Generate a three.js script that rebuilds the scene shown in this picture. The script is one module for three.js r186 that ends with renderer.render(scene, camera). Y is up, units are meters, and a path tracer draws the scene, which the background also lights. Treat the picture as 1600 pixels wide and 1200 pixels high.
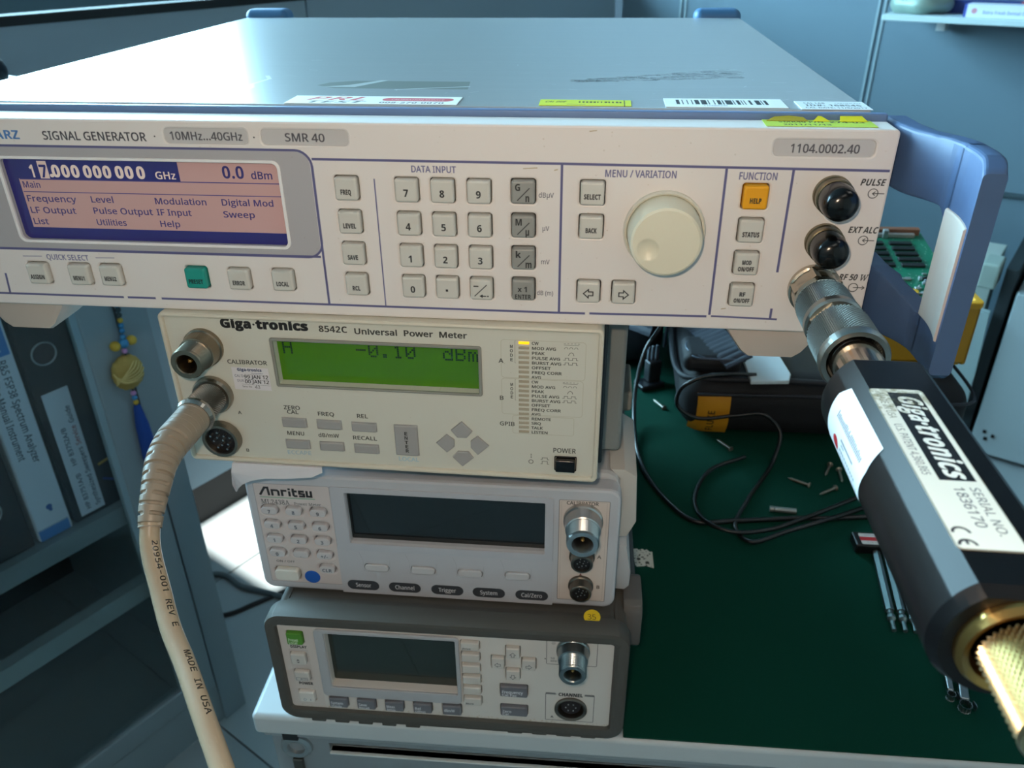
import * as THREE from 'three';
import { RoundedBoxGeometry } from 'three/addons/geometries/RoundedBoxGeometry.js';
import { mergeGeometries, toCreasedNormals } from 'three/addons/utils/BufferGeometryUtils.js';
import { RectAreaLightUniformsLib } from 'three/addons/lights/RectAreaLightUniformsLib.js';

// ---------------------------------------------------------------- camera, sky, sun, large lights, exposure
const scene = new THREE.Scene();
const renderer = new THREE.WebGLRenderer({ antialias: true });
renderer.toneMapping = THREE.LinearToneMapping;
renderer.toneMappingExposure = 1.2;
renderer.shadowMap.enabled = true;
RectAreaLightUniformsLib.init();
const camera = new THREE.PerspectiveCamera(50.75, 4 / 3, 0.01, 60);
camera.position.set(0.1026, 0.2435, 0.3333);
camera.rotation.order = 'YXZ';
camera.rotation.set(-0.5141, 0.1153, -0.01);
camera.focus = 0.36;
camera.userData.fStop = 20;
scene.background = new THREE.Color().setRGB(0.46, 0.82, 1.0);
scene.backgroundIntensity = 11;
const ROOM_TURN = Math.PI / 3;
// room axes: u runs back and right, w runs back and left
const RM = (u, y, w) => new THREE.Vector3(0.5 * u - 0.866025 * w, y, -0.866025 * u - 0.5 * w);
{
  const sun = new THREE.DirectionalLight(new THREE.Color().setRGB(1, 0.97, 0.9), 13);
  const d = RM(1, 1.732, 0).normalize();
  sun.position.copy(RM(0.75, -0.94, 1.0)).addScaledVector(d, 5);
  sun.target.position.copy(RM(0.75, -0.94, 1.0));
  sun.castShadow = true;
  Object.assign(sun.shadow.camera, { left: -3, right: 3, top: 3, bottom: -3, near: 0.1, far: 12 });
  scene.add(sun, sun.target);
}
function areaLight(u, y, w, width, height, toward, color, intensity) {
  const l = new THREE.RectAreaLight(new THREE.Color().setRGB(...color), intensity, width, height);
  l.position.copy(RM(u, y, w)); l.lookAt(toward); scene.add(l);
}
areaLight(0.15, 1.0, 2.5, 3.2, 1.44, RM(0.15, 1.0, 0), [0.45, 0.80, 1.0], 13.0);   // daylight in the window opening

// ---------------------------------------------------------------- helpers
let seed = 7;
const rnd = (a = 0, b = 1) => { seed = (seed * 1664525 + 1013904223) >>> 0; return a + (b - a) * seed / 4294967296; };
const used = {};
const numbered = (n) => { const k = used[n] = (used[n] ?? -1) + 1; return k ? n + '_' + String(k).padStart(3, '0') : n; };
const mats = {};
function M(hex, rough = 0.5, metal = 0, extra) {
  const key = hex + '|' + rough + '|' + metal + '|' + (extra ? JSON.stringify(extra) : '');
  return mats[key] ??= new THREE.MeshPhysicalMaterial({ color: hex, roughness: rough, metalness: metal, ...extra });
}
function sh(o) { o.traverse((c) => { if (c.isMesh) { c.castShadow = true; c.receiveShadow = true; } }); return o; }
function tag(o, label, category, group, kind) {
  if (label) o.userData.label = label;
  if (category) o.userData.category = category;
  if (group) o.userData.group = group;
  if (kind) o.userData.kind = kind;
  return o;
}
function thing(name, label, category, pos = [0, 0, 0], turn = 0, group) {
  const g = new THREE.Group(); g.name = numbered(name); g.position.set(...pos); g.rotation.y = turn; scene.add(g);
  return tag(g, label, category, group);
}
function part(name, geo, mat, parent, label) {
  const list = [].concat(geo);
  let g = list[0];
  if (list.length > 1) g = mergeGeometries(list.map((x) => { const y = x.index ? x.toNonIndexed() : x; for (const k of Object.keys(y.attributes)) if (!['position', 'normal', 'uv'].includes(k)) y.deleteAttribute(k); return y; }));
  const m = new THREE.Mesh(g, mat); m.name = parent ? name : numbered(name); m.castShadow = m.receiveShadow = true;
  if (label) m.userData.label = label;
  (parent ?? scene).add(m);
  return m;
}
const at = (g, x, y, z) => g.translate(x, y, z);
const box = (x0, x1, y0, y1, z0, z1, r = 0.0008, s = 2) => at(r ? new RoundedBoxGeometry(x1 - x0, y1 - y0, z1 - z0, s, Math.min(r, (x1 - x0) / 2.01, (y1 - y0) / 2.01, (z1 - z0) / 2.01)) : new THREE.BoxGeometry(x1 - x0, y1 - y0, z1 - z0), (x0 + x1) / 2, (y0 + y1) / 2, (z0 + z1) / 2);
// profile of [radius, z] pairs turned round the z axis
const lathe = (pts, seg = 40) => new THREE.LatheGeometry(pts.map(([r, z]) => new THREE.Vector2(Math.max(r, 1e-5), z)), seg).rotateX(Math.PI / 2).scale(1, 1, 1);
const crease = (g, a = 0.6) => toCreasedNormals(g, a);
const lathed = (pts, seg = 40) => crease(lathe(pts, seg), 0.5);
const tube = (pts, r, n = 60, rad = 10, closed = false) => new THREE.TubeGeometry(new THREE.CatmullRomCurve3(pts.map((p) => Array.isArray(p) ? new THREE.Vector3(...p) : p), closed), n, r, rad, closed);
function knurl(r, z0, z1, n0 = 60, depth0 = 0.0004) {          // diamond knurled sleeve round z
  const n = Math.round(n0 * 0.72), depth = depth0 * 2.3, A = n * 4, len = z1 - z0, B = Math.max(8, Math.round(len / (2 * Math.PI * r / n) * 4));
  const pos = [], idx = [], uv = [];
  for (let j = 0; j <= B; j++) for (let i = 0; i <= A; i++) {
    const a = i / A * 2 * Math.PI, z = z0 + len * j / B, p = i / 4, q = j / 4;
    const f1 = Math.abs(((p + q) % 1 + 1) % 1 - 0.5) * 2, f2 = Math.abs(((p - q) % 1 + 1) % 1 - 0.5) * 2;
    const rr = r - depth * (1 - Math.min(f1, f2)) * (j === 0 || j === B ? 1 : 1);
    pos.push(rr * Math.cos(a), rr * Math.sin(a), z); uv.push(i / A, j / B);
    if (i < A && j < B) { const k = j * (A + 1) + i; idx.push(k, k + 1, k + A + 2, k, k + A + 2, k + A + 1); }
  }
  const g = new THREE.BufferGeometry();
  g.setAttribute('position', new THREE.Float32BufferAttribute(pos, 3)); g.setAttribute('uv', new THREE.Float32BufferAttribute(uv, 2)); g.setIndex(idx); const h = g.toNonIndexed(); h.computeVertexNormals();
  return h;
}
const mm = (v) => v / 1000;
function rr(x0, y0, x1, y1, r, C = THREE.Shape) {             // rounded rectangle, millimetres in, metres out
  [x0, y0, x1, y1, r] = [x0, y0, x1, y1, r].map(mm); const s = new C();
  s.moveTo(x0 + r, y0); s.lineTo(x1 - r, y0); s.absarc(x1 - r, y0 + r, r, -Math.PI / 2, 0); s.lineTo(x1, y1 - r); s.absarc(x1 - r, y1 - r, r, 0, Math.PI / 2);
  s.lineTo(x0 + r, y1); s.absarc(x0 + r, y1 - r, r, Math.PI / 2, Math.PI); s.lineTo(x0, y0 + r); s.absarc(x0 + r, y0 + r, r, Math.PI, 1.5 * Math.PI); return s;
}
const poly = (pts, C = THREE.Shape) => { const s = new C(); pts.forEach(([x, y], i) => i ? s.lineTo(mm(x), mm(y)) : s.moveTo(mm(x), mm(y))); s.closePath(); return s; };
const ring = (x, y, r, C = THREE.Path) => { const s = new C(); s.absarc(mm(x), mm(y), mm(r), 0, 2 * Math.PI); return s; };
function plate(shape, holes, z0, z1, bev = 0, cs = 5) {
  shape.holes.push(...holes);
  const g = new THREE.ExtrudeGeometry(shape, { depth: z1 - z0 - 2 * bev, bevelEnabled: bev > 0, bevelSize: bev, bevelThickness: bev, bevelOffset: -bev, bevelSegments: 2, curveSegments: cs });
  return at(g, 0, 0, z0 + bev);
}
// printed faces: a canvas laid out in millimetres of the face
class Print {
  constructor(x0, y0, w, h, s, bg) {
    Object.assign(this, { x0, y0, w, h, s, y1: y0 + h });
    const c = document.createElement('canvas'); c.width = Math.min(2048, Math.round(w * s)); c.height = Math.min(2048, Math.round(h * s));
    this.g = c.getContext('2d'); this.g.fillStyle = bg; this.g.fillRect(0, 0, c.width, c.height);
    this.tex = new THREE.CanvasTexture(c); this.tex.colorSpace = THREE.SRGBColorSpace; this.tex.magFilter = THREE.LinearFilter;
  }
  X(x) { return (x - this.x0) * this.s; }
  Y(y) { return (this.y1 - y) * this.s; }
  rect(x0, y0, x1, y1, col, r = 0, stroke = 0) {
    const g = this.g, a = this.X(Math.min(x0, x1)), b = this.Y(Math.max(y0, y1)), w = Math.abs(x1 - x0) * this.s, h = Math.abs(y1 - y0) * this.s;
    g.beginPath(); g.roundRect(a, b, w, h, r * this.s);
    if (stroke) { g.strokeStyle = col; g.lineWidth = stroke * this.s; g.stroke(); } else { g.fillStyle = col; g.fill(); }
  }
  line(pts, w, col) { const g = this.g; g.strokeStyle = col; g.lineWidth = w * this.s; g.beginPath(); pts.forEach(([x, y], i) => i ? g.lineTo(this.X(x), this.Y(y)) : g.moveTo(this.X(x), this.Y(y))); g.stroke(); }
  fill(pts, col) { const g = this.g; g.fillStyle = col; g.beginPath(); pts.forEach(([x, y], i) => i ? g.lineTo(this.X(x), this.Y(y)) : g.moveTo(this.X(x), this.Y(y))); g.fill(); }
  circ(x, y, r, col, stroke = 0) { const g = this.g; g.beginPath(); g.arc(this.X(x), this.Y(y), r * this.s, 0, 7); if (stroke) { g.strokeStyle = col; g.lineWidth = stroke * this.s; g.stroke(); } else { g.fillStyle = col; g.fill(); } }
  t(str, xa, xb, y, cap, col = '#222', o = {}) {              // text from xa to xb, baseline y, capital height cap
    const g = this.g; g.save(); const px = cap / 0.715 * this.s;
    g.font = (o.b ? 'bold ' : '') + px + 'px ' + (o.f ?? 'sans-serif'); g.fillStyle = col; g.textBaseline = 'alphabetic';
    const m = g.measureText(str).width;
    g.translate(this.X(xa), this.Y(y)); if (o.rot) g.rotate(o.rot); if (o.skew) g.transform(1, 0, -o.skew, 1, 0, 0);
    g.scale((xb - xa) * this.s / m, 1); g.fillText(str, 0, 0); if (o.w) { g.strokeStyle = col; g.lineWidth = o.w * this.s; g.strokeText(str, 0, 0); } g.restore();
  }
  c(str, x, y, cap, w, col, o) { this.t(str, x - w / 2, x + w / 2, y - cap / 2, cap, col, o); }   // centred
  specks(n, col, rmax, x0 = this.x0, x1 = this.x0 + this.w, y0 = this.y0, y1 = this.y1) { for (let i = 0; i < n; i++) { this.g.globalAlpha = rnd(0.03, 0.25); this.circ(rnd(x0, x1), rnd(y0, y1), rnd(0.05, rmax), col); } this.g.globalAlpha = 1; }
  uv(geo) {                                                   // flat mapping of the print on a face in the x-y plane
    const p = geo.attributes.position, u = new Float32Array(p.count * 2);
    for (let i = 0; i < p.count; i++) { u[2 * i] = (p.getX(i) * 1000 - this.x0) / this.w; u[2 * i + 1] = (p.getY(i) * 1000 - this.y0) / this.h; }
    geo.setAttribute('uv', new THREE.BufferAttribute(u, 2)); return geo;
  }
  mat(rough = 0.5, metal = 0, extra) { return new THREE.MeshPhysicalMaterial({ map: this.tex, roughness: rough, metalness: metal, ...extra }); }
}
const SANS = { b: 1 };
const chrome = M('#c9c4bb', 0.22, 1), steel = M('#b9bcbd', 0.3, 1), darkSteel = M('#6f6b64', 0.35, 1), brass = M('#b8965a', 0.3, 1), blackPlastic = M('#0b0d10', 0.4), blackGloss = M('#040506', 0.2), rubber = M('#14161a', 0.7);

// ---------------------------------------------------------------- the room
const FLOOR = -0.94, CEIL = 1.86;
function rbox(name, u0, u1, y0, y1, w0, w1, mat, parent, r = 0) {
  const m = part(name, r ? box(-(u1 - u0) / 2, (u1 - u0) / 2, -(y1 - y0) / 2, (y1 - y0) / 2, -(w1 - w0) / 2, (w1 - w0) / 2, r) : new THREE.BoxGeometry(u1 - u0, y1 - y0, w1 - w0), mat, parent);
  const c = [(u0 + u1) / 2, (y0 + y1) / 2, (w0 + w1) / 2];
  if (parent) m.position.set(c[0], c[1], -c[2]); else { m.position.copy(RM(...c)); m.rotation.y = ROOM_TURN; }
  return m;
}
const roomThing = (name, label, category, group) => thing(name, label, category, [0, 0, 0], ROOM_TURN, group);   // its own x is u, its own z is -w
const wallPaint = M('#ac9e92', 0.8), U0 = -2.8, U1 = 3.2, W0 = -2.6, W1 = 2.6;
function structure(name, pieces, mat) {                       // wall made of blocks round its opening, one mesh
  const g = mergeGeometries(pieces.map(([u0, u1, y0, y1, w0, w1]) => at(new THREE.BoxGeometry(u1 - u0, y1 - y0, w1 - w0), (u0 + u1) / 2, (y0 + y1) / 2, -(w0 + w1) / 2)));
  const m = part(name, g, mat); m.rotation.y = ROOM_TURN; m.userData.kind = 'structure'; return m;
}
{
  const f = new THREE.Group(); f.name = 'floor'; f.userData.kind = 'structure'; f.rotation.y = ROOM_TURN; scene.add(f);
  rbox('floor_slab', U0, U1, FLOOR - 0.12, FLOOR - 0.004, W0, W1, M('#4b5357', 0.9), f);
  const tg = new THREE.BoxGeometry(0.597, 0.006, 0.597), tm = ['#99a4a7', '#95a0a3', '#9da8ab'].map((c) => M(c, 0.32));
  for (let i = 0; i < 10; i++) for (let j = 0; j < 9; j++) {
    const u = U0 + 0.1 + 0.6 * i + 0.2, w = -2.3 + 0.6 * j; if (u + 0.3 > U1 || w + 0.3 > W1 - 0.0 || u - 0.3 < U0) continue;
    const t = part('tile', tg, tm[(i * 7 + j * 3) % 3], f); t.position.set(u, FLOOR - 0.003, -w);
  }
}
structure('ceiling', [[U0, 2.08, CEIL, CEIL + 0.1, W0, W1], [2.7, U1, CEIL, CEIL + 0.1, W0, W1], [2.08, 2.7, CEIL, CEIL + 0.1, W0, 0.86], [2.08, 2.7, CEIL, CEIL + 0.1, 1.2, W1]], M('#6c6f70', 0.9));
structure('wall_left', [[U0, -1.45, FLOOR, CEIL, W1, W1 + 0.15], [1.75, U1, FLOOR, CEIL, W1, W1 + 0.15], [-1.45, 1.75, FLOOR, 0.28, W1, W1 + 0.15], [-1.45, 1.75, 1.72, CEIL, W1, W1 + 0.15]], M('#3c4749', 0.85));
structure('wall_back', [[U1, U1 + 0.15, FLOOR, CEIL, W0, W1]], M('#69717a', 0.8));
structure('wall_right', [[U0, U1, FLOOR, CEIL, W0 - 0.15, W0]], wallPaint);
structure('wall_front', [[U0 - 0.15, U0, FLOOR, CEIL, W0, W1]], wallPaint);
function windowUnit(name, make) { const g = new THREE.Group(); g.name = name; g.userData.kind = 'structure'; g.rotation.y = ROOM_TURN; scene.add(g); make(g); }
const pane = M('#ffffff', 0.0, 0, { transmission: 1, thickness: 0 }), alu = M('#c6ccce', 0.45, 0.4);
windowUnit('window_1', (g) => {
  for (const u of [-1.45, -0.4, 0.67, 1.71]) rbox('window_frame', u, u + 0.04, 0.28, 1.72, W1 + 0.04, W1 + 0.09, alu, g);
  for (const y of [0.28, 1.68]) rbox('window_frame', -1.45, 1.75, y, y + 0.04, W1 + 0.04, W1 + 0.09, alu, g);
  for (const u of [-1.41, -0.36, 0.71]) rbox('window_pane', u, u + 1.0, 0.32, 1.68, W1 + 0.06, W1 + 0.066, pane, g);
});
windowUnit('added_window_2', (g) => {                               // added skylight out of view, placed to lay a sun patch on the floor
  for (const u of [2.08, 2.68]) rbox('window_frame', u, u + 0.02, CEIL + 0.04, CEIL + 0.08, 0.86, 1.2, alu, g);
  for (const w of [0.86, 1.18]) rbox('window_frame', 2.1, 2.68, CEIL + 0.04, CEIL + 0.08, w, w + 0.02, alu, g);
  rbox('window_pane', 2.1, 2.68, CEIL + 0.055, CEIL + 0.061, 0.88, 1.18, pane, g);
});
// ceiling fittings behind the camera
for (const [u, w] of [[-1.0, -1.2], [0.9, -1.2]]) {
  const t = roomThing('ceiling_light', 'white ceiling fitting with a frosted diffuser', 'lamp', 'ceiling fittings of the room');
  rbox('frame', u - 0.64, u + 0.64, CEIL - 0.05, CEIL - 0.001, w - 0.15, w + 0.15, M('#e6e8e8', 0.5), t);
  rbox('diffuser', u - 0.6, u + 0.6, CEIL - 0.062, CEIL - 0.05, w - 0.12, w + 0.12, M('#ffffff', 0.6, 0, { emissive: '#fff0dd', emissiveIntensity: 1.6 }), t);
  areaLight(u, CEIL - 0.07, w, 1.2, 0.24, RM(u, FLOOR, w), [1, 0.88, 0.78], 1.0);
}
{ // small warm lamp held beside the lens, its glint shows in the caps and the metal sleeves
  const d = new THREE.Vector3(-0.018, 0.02, 0.012).applyEuler(camera.rotation).add(camera.position);
  const t = thing('hand_lamp', 'small warm white hand lamp held beside the lens', 'lamp', d.toArray());
  part('bulb', new THREE.SphereGeometry(0.006, 16, 12), M('#fff2e0', 0.5, 0, { emissive: '#ffdcb4', emissiveIntensity: 12 }), t);
  part('lamp_body', lathe([[0, 0.03], [0.006, 0.03], [0.007, 0.012], [0.0066, 0.006]], 20), blackPlastic, t);
  t.rotation.copy(camera.rotation);
  const l = new THREE.PointLight(new THREE.Color().setRGB(1, 0.75, 0.54), 0.185, 0, 2); l.position.copy(d); l.shadow.radius = 0.3; l.castShadow = true; scene.add(l);
}

// ---------------------------------------------------------------- partitions
const cloth = M('#8fa4b0', 0.85), cloth2 = M('#687e8c', 0.85), seam = M('#8fa3ac', 0.6), blackSkirt = M('#0a0b0d', 0.6);
{
  const t = roomThing('office_partition', 'blue-grey office partition with black skirting beside the glass cabinet', 'partition');
  for (const [u0, u1] of [[-1.6, -0.3], [-0.294, 1.0], [1.006, 2.29]]) rbox('panel', u0, u1, FLOOR + 0.095, 0.115, 1.19, 1.23, cloth, t);
  rbox('cap_rail', -1.6, 2.29, 0.115, 0.13, 1.188, 1.232, M('#20282b', 0.8), t);
  rbox('skirting', -1.6, 2.29, FLOOR, FLOOR + 0.095, 1.19, 1.23, blackSkirt, t);
  const t2 = roomThing('office_partition', 'blue-grey office partition panels carrying the small shelf', 'partition');
  const ws = [1.18, 0.953, 0.367, -0.6, -1.5, -2.4];
  for (let i = 0; i < 5; i++) rbox('panel', 2.3, 2.34, FLOOR, 0.13, ws[i + 1] + 0.012, ws[i] - 0.012, cloth2, t2);
  for (let i = 1; i < 5; i++) { rbox('seam_strip', 2.302, 2.34, FLOOR, 0.13, ws[i] - 0.012, ws[i] + 0.012, cloth2, t2); for (const s of [-0.008, 0.008]) rbox('seam_strip', 2.297, 2.303, FLOOR, 0.13, ws[i] + s - 0.003, ws[i] + s + 0.003, seam, t2); }
  rbox('rail', 2.29, 2.3, -0.405, -0.395, -2.38, 0.34, M('#42545c', 0.6), t2);
  const s = roomThing('wall_shelf', 'thin pale shelf on the partition with a few small boxes', 'shelf');
  rbox('board', 2.04, 2.288, 0.036, 0.05, -0.8, 0.3, M('#b9ccd0', 0.5), s, 0.002);
  for (const w of [0.2, -0.6]) rbox('bracket', 2.24, 2.289, 0.0, 0.035, w - 0.01, w + 0.01, alu, s);
  const pr = new Print(0, 0, 170, 30, 8, '#cfd8e6'); pr.t('Extra Fresh Dental Care', 40, 140, 8, 7, '#5a6fc0', SANS); pr.rect(0, 0, 6, 30, '#3b4ea0'); pr.circ(22, 14, 6, '#c98a98'); pr.rect(150, 6, 162, 20, '#4a5878');
  const bx = thing('carton', 'slim white and blue printed carton lying on the shelf', 'box', RM(2.09, 0.05, 0.125).toArray(), ROOM_TURN + Math.PI / 2 + Math.PI);
  part('carton_body', pr.uv(box(0, 0.16, 0.0, 0.028, -0.03, 0.03, 0.001)), pr.mat(0.45), bx);
  const bb = thing('carton', 'dark blue flat carton behind the white carton on the shelf', 'box', RM(2.17, 0.05, 0.18).toArray(), ROOM_TURN + Math.PI / 2 + Math.PI);
  part('carton_body', box(0, 0.25, 0, 0.03, -0.03, 0.03, 0.001), M('#1d2f6e', 0.4), bb); part('red_stripe', box(0.16, 0.2, 0.002, 0.0305, 0.01, 0.0303, 0.0003), M('#b05060', 0.5), bb);
  const dk = thing('carton', 'dark grey block at the far end of the shelf', 'box', RM(2.1, 0.05, -0.03).toArray(), ROOM_TURN);
  part('block_body', box(-0.03, 0.03, 0, 0.03, 0, 0.12, 0.003), M('#2c3f4c', 0.6), dk);
  const pg = new THREE.SphereGeometry(0.07, 24, 14); { const p = pg.attributes.position; for (let i = 0; i < p.count; i++) { const k = 1 + 0.12 * Math.sin(p.getX(i) * 90) * Math.cos(p.getZ(i) * 70); p.setXYZ(i, p.getX(i) * k, Math.max(-0.02, p.getY(i) * 0.45 * k), p.getZ(i) * k); } pg.computeVertexNormals(); }
  const pouch = thing('crumpled_pouch', 'crumpled grey-green foil pouch on the shelf', 'pouch', RM(2.13, 0.07, 0.235).toArray());
  part('pouch_body', pg, M('#8aa096', 0.45, 0.2), pouch);
}
{ // pedestal and stored things in the right-hand corner
  const t = roomThing('drawer_pedestal', 'pale grey metal pedestal standing on the floor by the partition', 'cabinet');
  const grey = M('#a9b8bd', 0.5);
  rbox('body', 1.83, 2.26, FLOOR + 0.012, -0.5, -0.62, -0.165, grey, t, 0.004); rbox('plinth', 1.85, 2.25, FLOOR, FLOOR + 0.012, -0.6, -0.18, blackSkirt, t);
  for (const [w, y] of [[-0.19, -0.865], [-0.21, -0.872], [-0.196, -0.884]]) rbox('screw_hole', 1.827, 1.832, y - 0.004, y + 0.004, w - 0.004, w + 0.004, blackSkirt, t);
  const p = roomThing('dark_gap_panel', 'dark board added to fill the black gap between pedestal and white carton', 'board');
  rbox('board', 1.84, 2.2, FLOOR, -0.45, -0.155, -0.13, M('#1f2a2e', 0.7), p);  // dark sheet stands in for the shaded gap beside the pedestal
  const pr = new Print(0, 0, 60, 440, 3, '#b9c3bc'); pr.rect(18, 380, 38, 425, '#8d9a98'); pr.rect(22, 386, 34, 420, '#4b5658'); pr.rect(16, 330, 30, 340, '#5f8a72'); pr.rect(16, 306, 24, 318, '#4a7a64');
  const c = thing('white_carton', 'tall white carton with a grey printed label near the pedestal', 'box', RM(2.06, FLOOR, -0.035).toArray(), ROOM_TURN + Math.PI / 2 + Math.PI);
  part('carton_body', pr.uv(box(0, 0.06, 0, 0.44, -0.12, 0.0, 0.002)), pr.mat(0.6), c);
  const b = roomThing('bent_bracket', 'bent pale plastic trim piece propped against the dark board', 'bracket');
  const s = new THREE.Shape(); s.moveTo(-0.06, -0.42); s.quadraticCurveTo(-0.03, -0.3, -0.035, -0.16); s.lineTo(0.01, -0.16); s.quadraticCurveTo(0.02, -0.32, 0.02, -0.42); s.closePath();
  const g = new THREE.ExtrudeGeometry(s, { depth: 0.02, bevelEnabled: false, curveSegments: 10 }); g.rotateY(-Math.PI / 2); g.translate(1.825, -0.39, 0.115);
  part('bracket_plate', g, M('#9fb4b6', 0.5), b);
  part('bracket_arm', box(1.82, 1.9, -0.5, -0.44, 0.08, 0.12, 0.006), M('#9aa9a2', 0.5), b);
}

// ---------------------------------------------------------------- glass cabinet with binders
{
  const t = roomThing('glass_cabinet', 'pale grey-blue metal cabinet with glass doors holding ring binders', 'cabinet');
  const cab = M('#7d8e95', 0.45), TOP = 0.075, A0 = -0.75;
  rbox('side_panel', 0.215, 0.255, FLOOR, TOP, 0.7, 1.17, cab, t); rbox('side_panel', A0, A0 + 0.03, FLOOR, TOP, 0.7, 1.17, cab, t);
  rbox('back_panel', A0 + 0.03, 0.215, FLOOR, TOP, 1.15, 1.17, M('#1d2427', 0.8), t); rbox('top_panel', A0, 0.255, TOP, TOP + 0.012, 0.7, 1.17, cab, t, 0.002);
  rbox('bottom_rail', A0 + 0.03, 0.215, FLOOR, -0.86, 0.705, 0.74, cab, t); rbox('bottom_board', A0 + 0.03, 0.215, -0.86, -0.845, 0.72, 1.15, cab, t);
  rbox('shelf', A0 + 0.03, 0.215, -0.487, -0.457, 0.722, 1.15, cab, t); rbox('cross_rail', A0 + 0.03, 0.215, -0.625, -0.595, 0.72, 0.74, M('#8fa0a4', 0.5), t);
  for (const [u0, u1] of [[0.165, 0.211], [-0.27, -0.235]]) { rbox('door_stile', u0, u1, -0.85, TOP - 0.003, 0.695, 0.715, cab, t, 0.003); rbox('door_bead', u0 - 0.008, u0, -0.81, TOP - 0.05, 0.697, 0.708, M('#7f98a2', 0.4), t); }
  rbox('door_rail', -0.235, 0.165, -0.85, -0.81, 0.695, 0.715, cab, t, 0.003); rbox('door_rail', -0.235, 0.165, TOP - 0.05, TOP - 0.003, 0.695, 0.715, cab, t, 0.003);
  rbox('glass_pane', -0.235, 0.165, -0.81, TOP - 0.05, 0.703, 0.707, M('#eef4f5', 0.02, 0, { transmission: 1, thickness: 0 }), t);
  rbox('glass_pane', A0 + 0.035, -0.27, -0.84, TOP - 0.003, 0.703, 0.707, M('#eef4f5', 0.02, 0, { transmission: 1, thickness: 0 }), t);
  const black = M('#0c0e11', 0.55);
  function binder(u0, u1, y0, y1, label, name, draw, bodyMat, ringAt) {
    const b = roomThing('ring_binder', label, 'binder', 'binders on the cabinet shelf');
    rbox('cover', u0, u1, y0, y1, 0.735, 1.0, bodyMat, b, 0.003);
    if (draw) { const [x0, x1, ya, yb] = draw.rect, pr = new Print(0, 0, (x1 - x0) * 1000, (yb - ya) * 1000, draw.s, draw.bg); draw.fn(pr);
      const g = new THREE.BoxGeometry(x1 - x0, yb - ya, 0.0008); pr.uv(at(g, (x1 - x0) / 2, (yb - ya) / 2, 0)); at(g, x0, ya, -0.7346); part(name, g, pr.mat(0.55), b); }
    if (ringAt) { const r = part('finger_ring', new THREE.TorusGeometry(0.0145, 0.0012, 8, 32), steel, b); r.position.set(ringAt[0], ringAt[1], -0.734); const h = part('finger_hole', new THREE.CircleGeometry(0.0138, 24), M('#2a1d22', 0.7), b); h.position.set(ringAt[0], ringAt[1], -0.7345); }
    return b;
  }
  binder(0.0552, 0.0998, -0.456, -0.128, 'white ring binder with a blue-ended spine label reading R&S FSP38', 'spine_label', { rect: [0.0572, 0.0978, -0.455, -0.13], s: 6, bg: '#cdd8e6', fn: (p) => {
    p.rect(0, 262, 39, 313, '#3f7fc4'); p.rect(0, 280, 16, 313, '#4a4a48'); p.rect(4, 268, 30, 270, '#b9cfe8'); p.rect(6, 274, 20, 277, '#9fc0e6'); p.rect(0, 0, 39, 16, '#3f7fc4'); p.line([[0, 17], [39, 17]], 0.6, '#2a4a7a');
    p.t('R&S FSP38 Spectrum Analyzer', 23, 168, 258, 8.6, '#141c30', { rot: Math.PI / 2, w: 0.3 }); p.t('Service Manual Instrument', 7.5, 132, 248, 8.6, '#141c30', { rot: Math.PI / 2, w: 0.3 }); p.circ(22, 45, 4, '#2f5fa8'); p.circ(23, 40, 2.5, '#2f5fa8');
  } }, M('#c6cdd6', 0.5));
  binder(0.104, 0.174, -0.456, -0.138, 'black ring binder with a white spine label printed upside down', 'spine_label', { rect: [0.1132, 0.1464, -0.449, -0.2596], s: 8, bg: '#ccd6e4', fn: (p) => {
    p.t('Synthesized Sweepers', 28, 122, 6, 6.2, '#1d2740', { rot: -Math.PI / 2, w: 0.25 }); p.t('Service', 28, 58, 104, 6.2, '#9a3c40', { rot: -Math.PI / 2, w: 0.25 }); p.t('Guide', 28, 54, 138, 6.2, '#1d2740', { rot: -Math.PI / 2, w: 0.25 }); p.t('HP 83751A/B     HP 83752A/B', 15, 145, 6, 6, '#1d2740', { rot: -Math.PI / 2, w: 0.25 });
  } }, black, [0.1319, -0.2078]);
  binder(-0.021, 0.0500, -0.456, -0.128, 'black ring binder with bare spine and metal finger ring', null, null, black, [0.0127, -0.3818]);
  binder(-0.1, -0.026, -0.456, -0.132, 'plain black ring binder beside the bare ringed binder', null, null, black);
  const w1 = part('yellow_lead', tube([RM(0.151, -0.382, 0.728), RM(0.17, -0.376, 0.725), RM(0.205, -0.362, 0.722)].map((v) => v), 0.0018, 16, 6), M('#a88a2c', 0.5)); tag(w1, 'thin yellow lead hanging inside the cabinet beside the binders', 'lead');
  const w2 = part('blue_lead', tube([RM(0.152, -0.405, 0.728), RM(0.17, -0.414, 0.725), RM(0.205, -0.408, 0.722)], 0.0015, 16, 6), M('#24358c', 0.5)); tag(w2, 'thin blue lead hanging inside the cabinet beside the binders', 'lead');
  const k = thing('equipment_case', 'black rounded case standing on top of the cabinet', 'case', RM(0.12, TOP + 0.012, 0.86).toArray(), ROOM_TURN);
  part('case_shell', box(-0.1, 0.085, 0, 0.042, -0.09, 0.10, 0.02, 4), M('#101317', 0.35), k); part('carry_handle', tube([[-0.05, 0.038, 0.09], [-0.04, 0.046, 0.1], [0.02, 0.046, 0.1], [0.03, 0.038, 0.09]], 0.004, 20, 8), blackPlastic, k);
}
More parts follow.
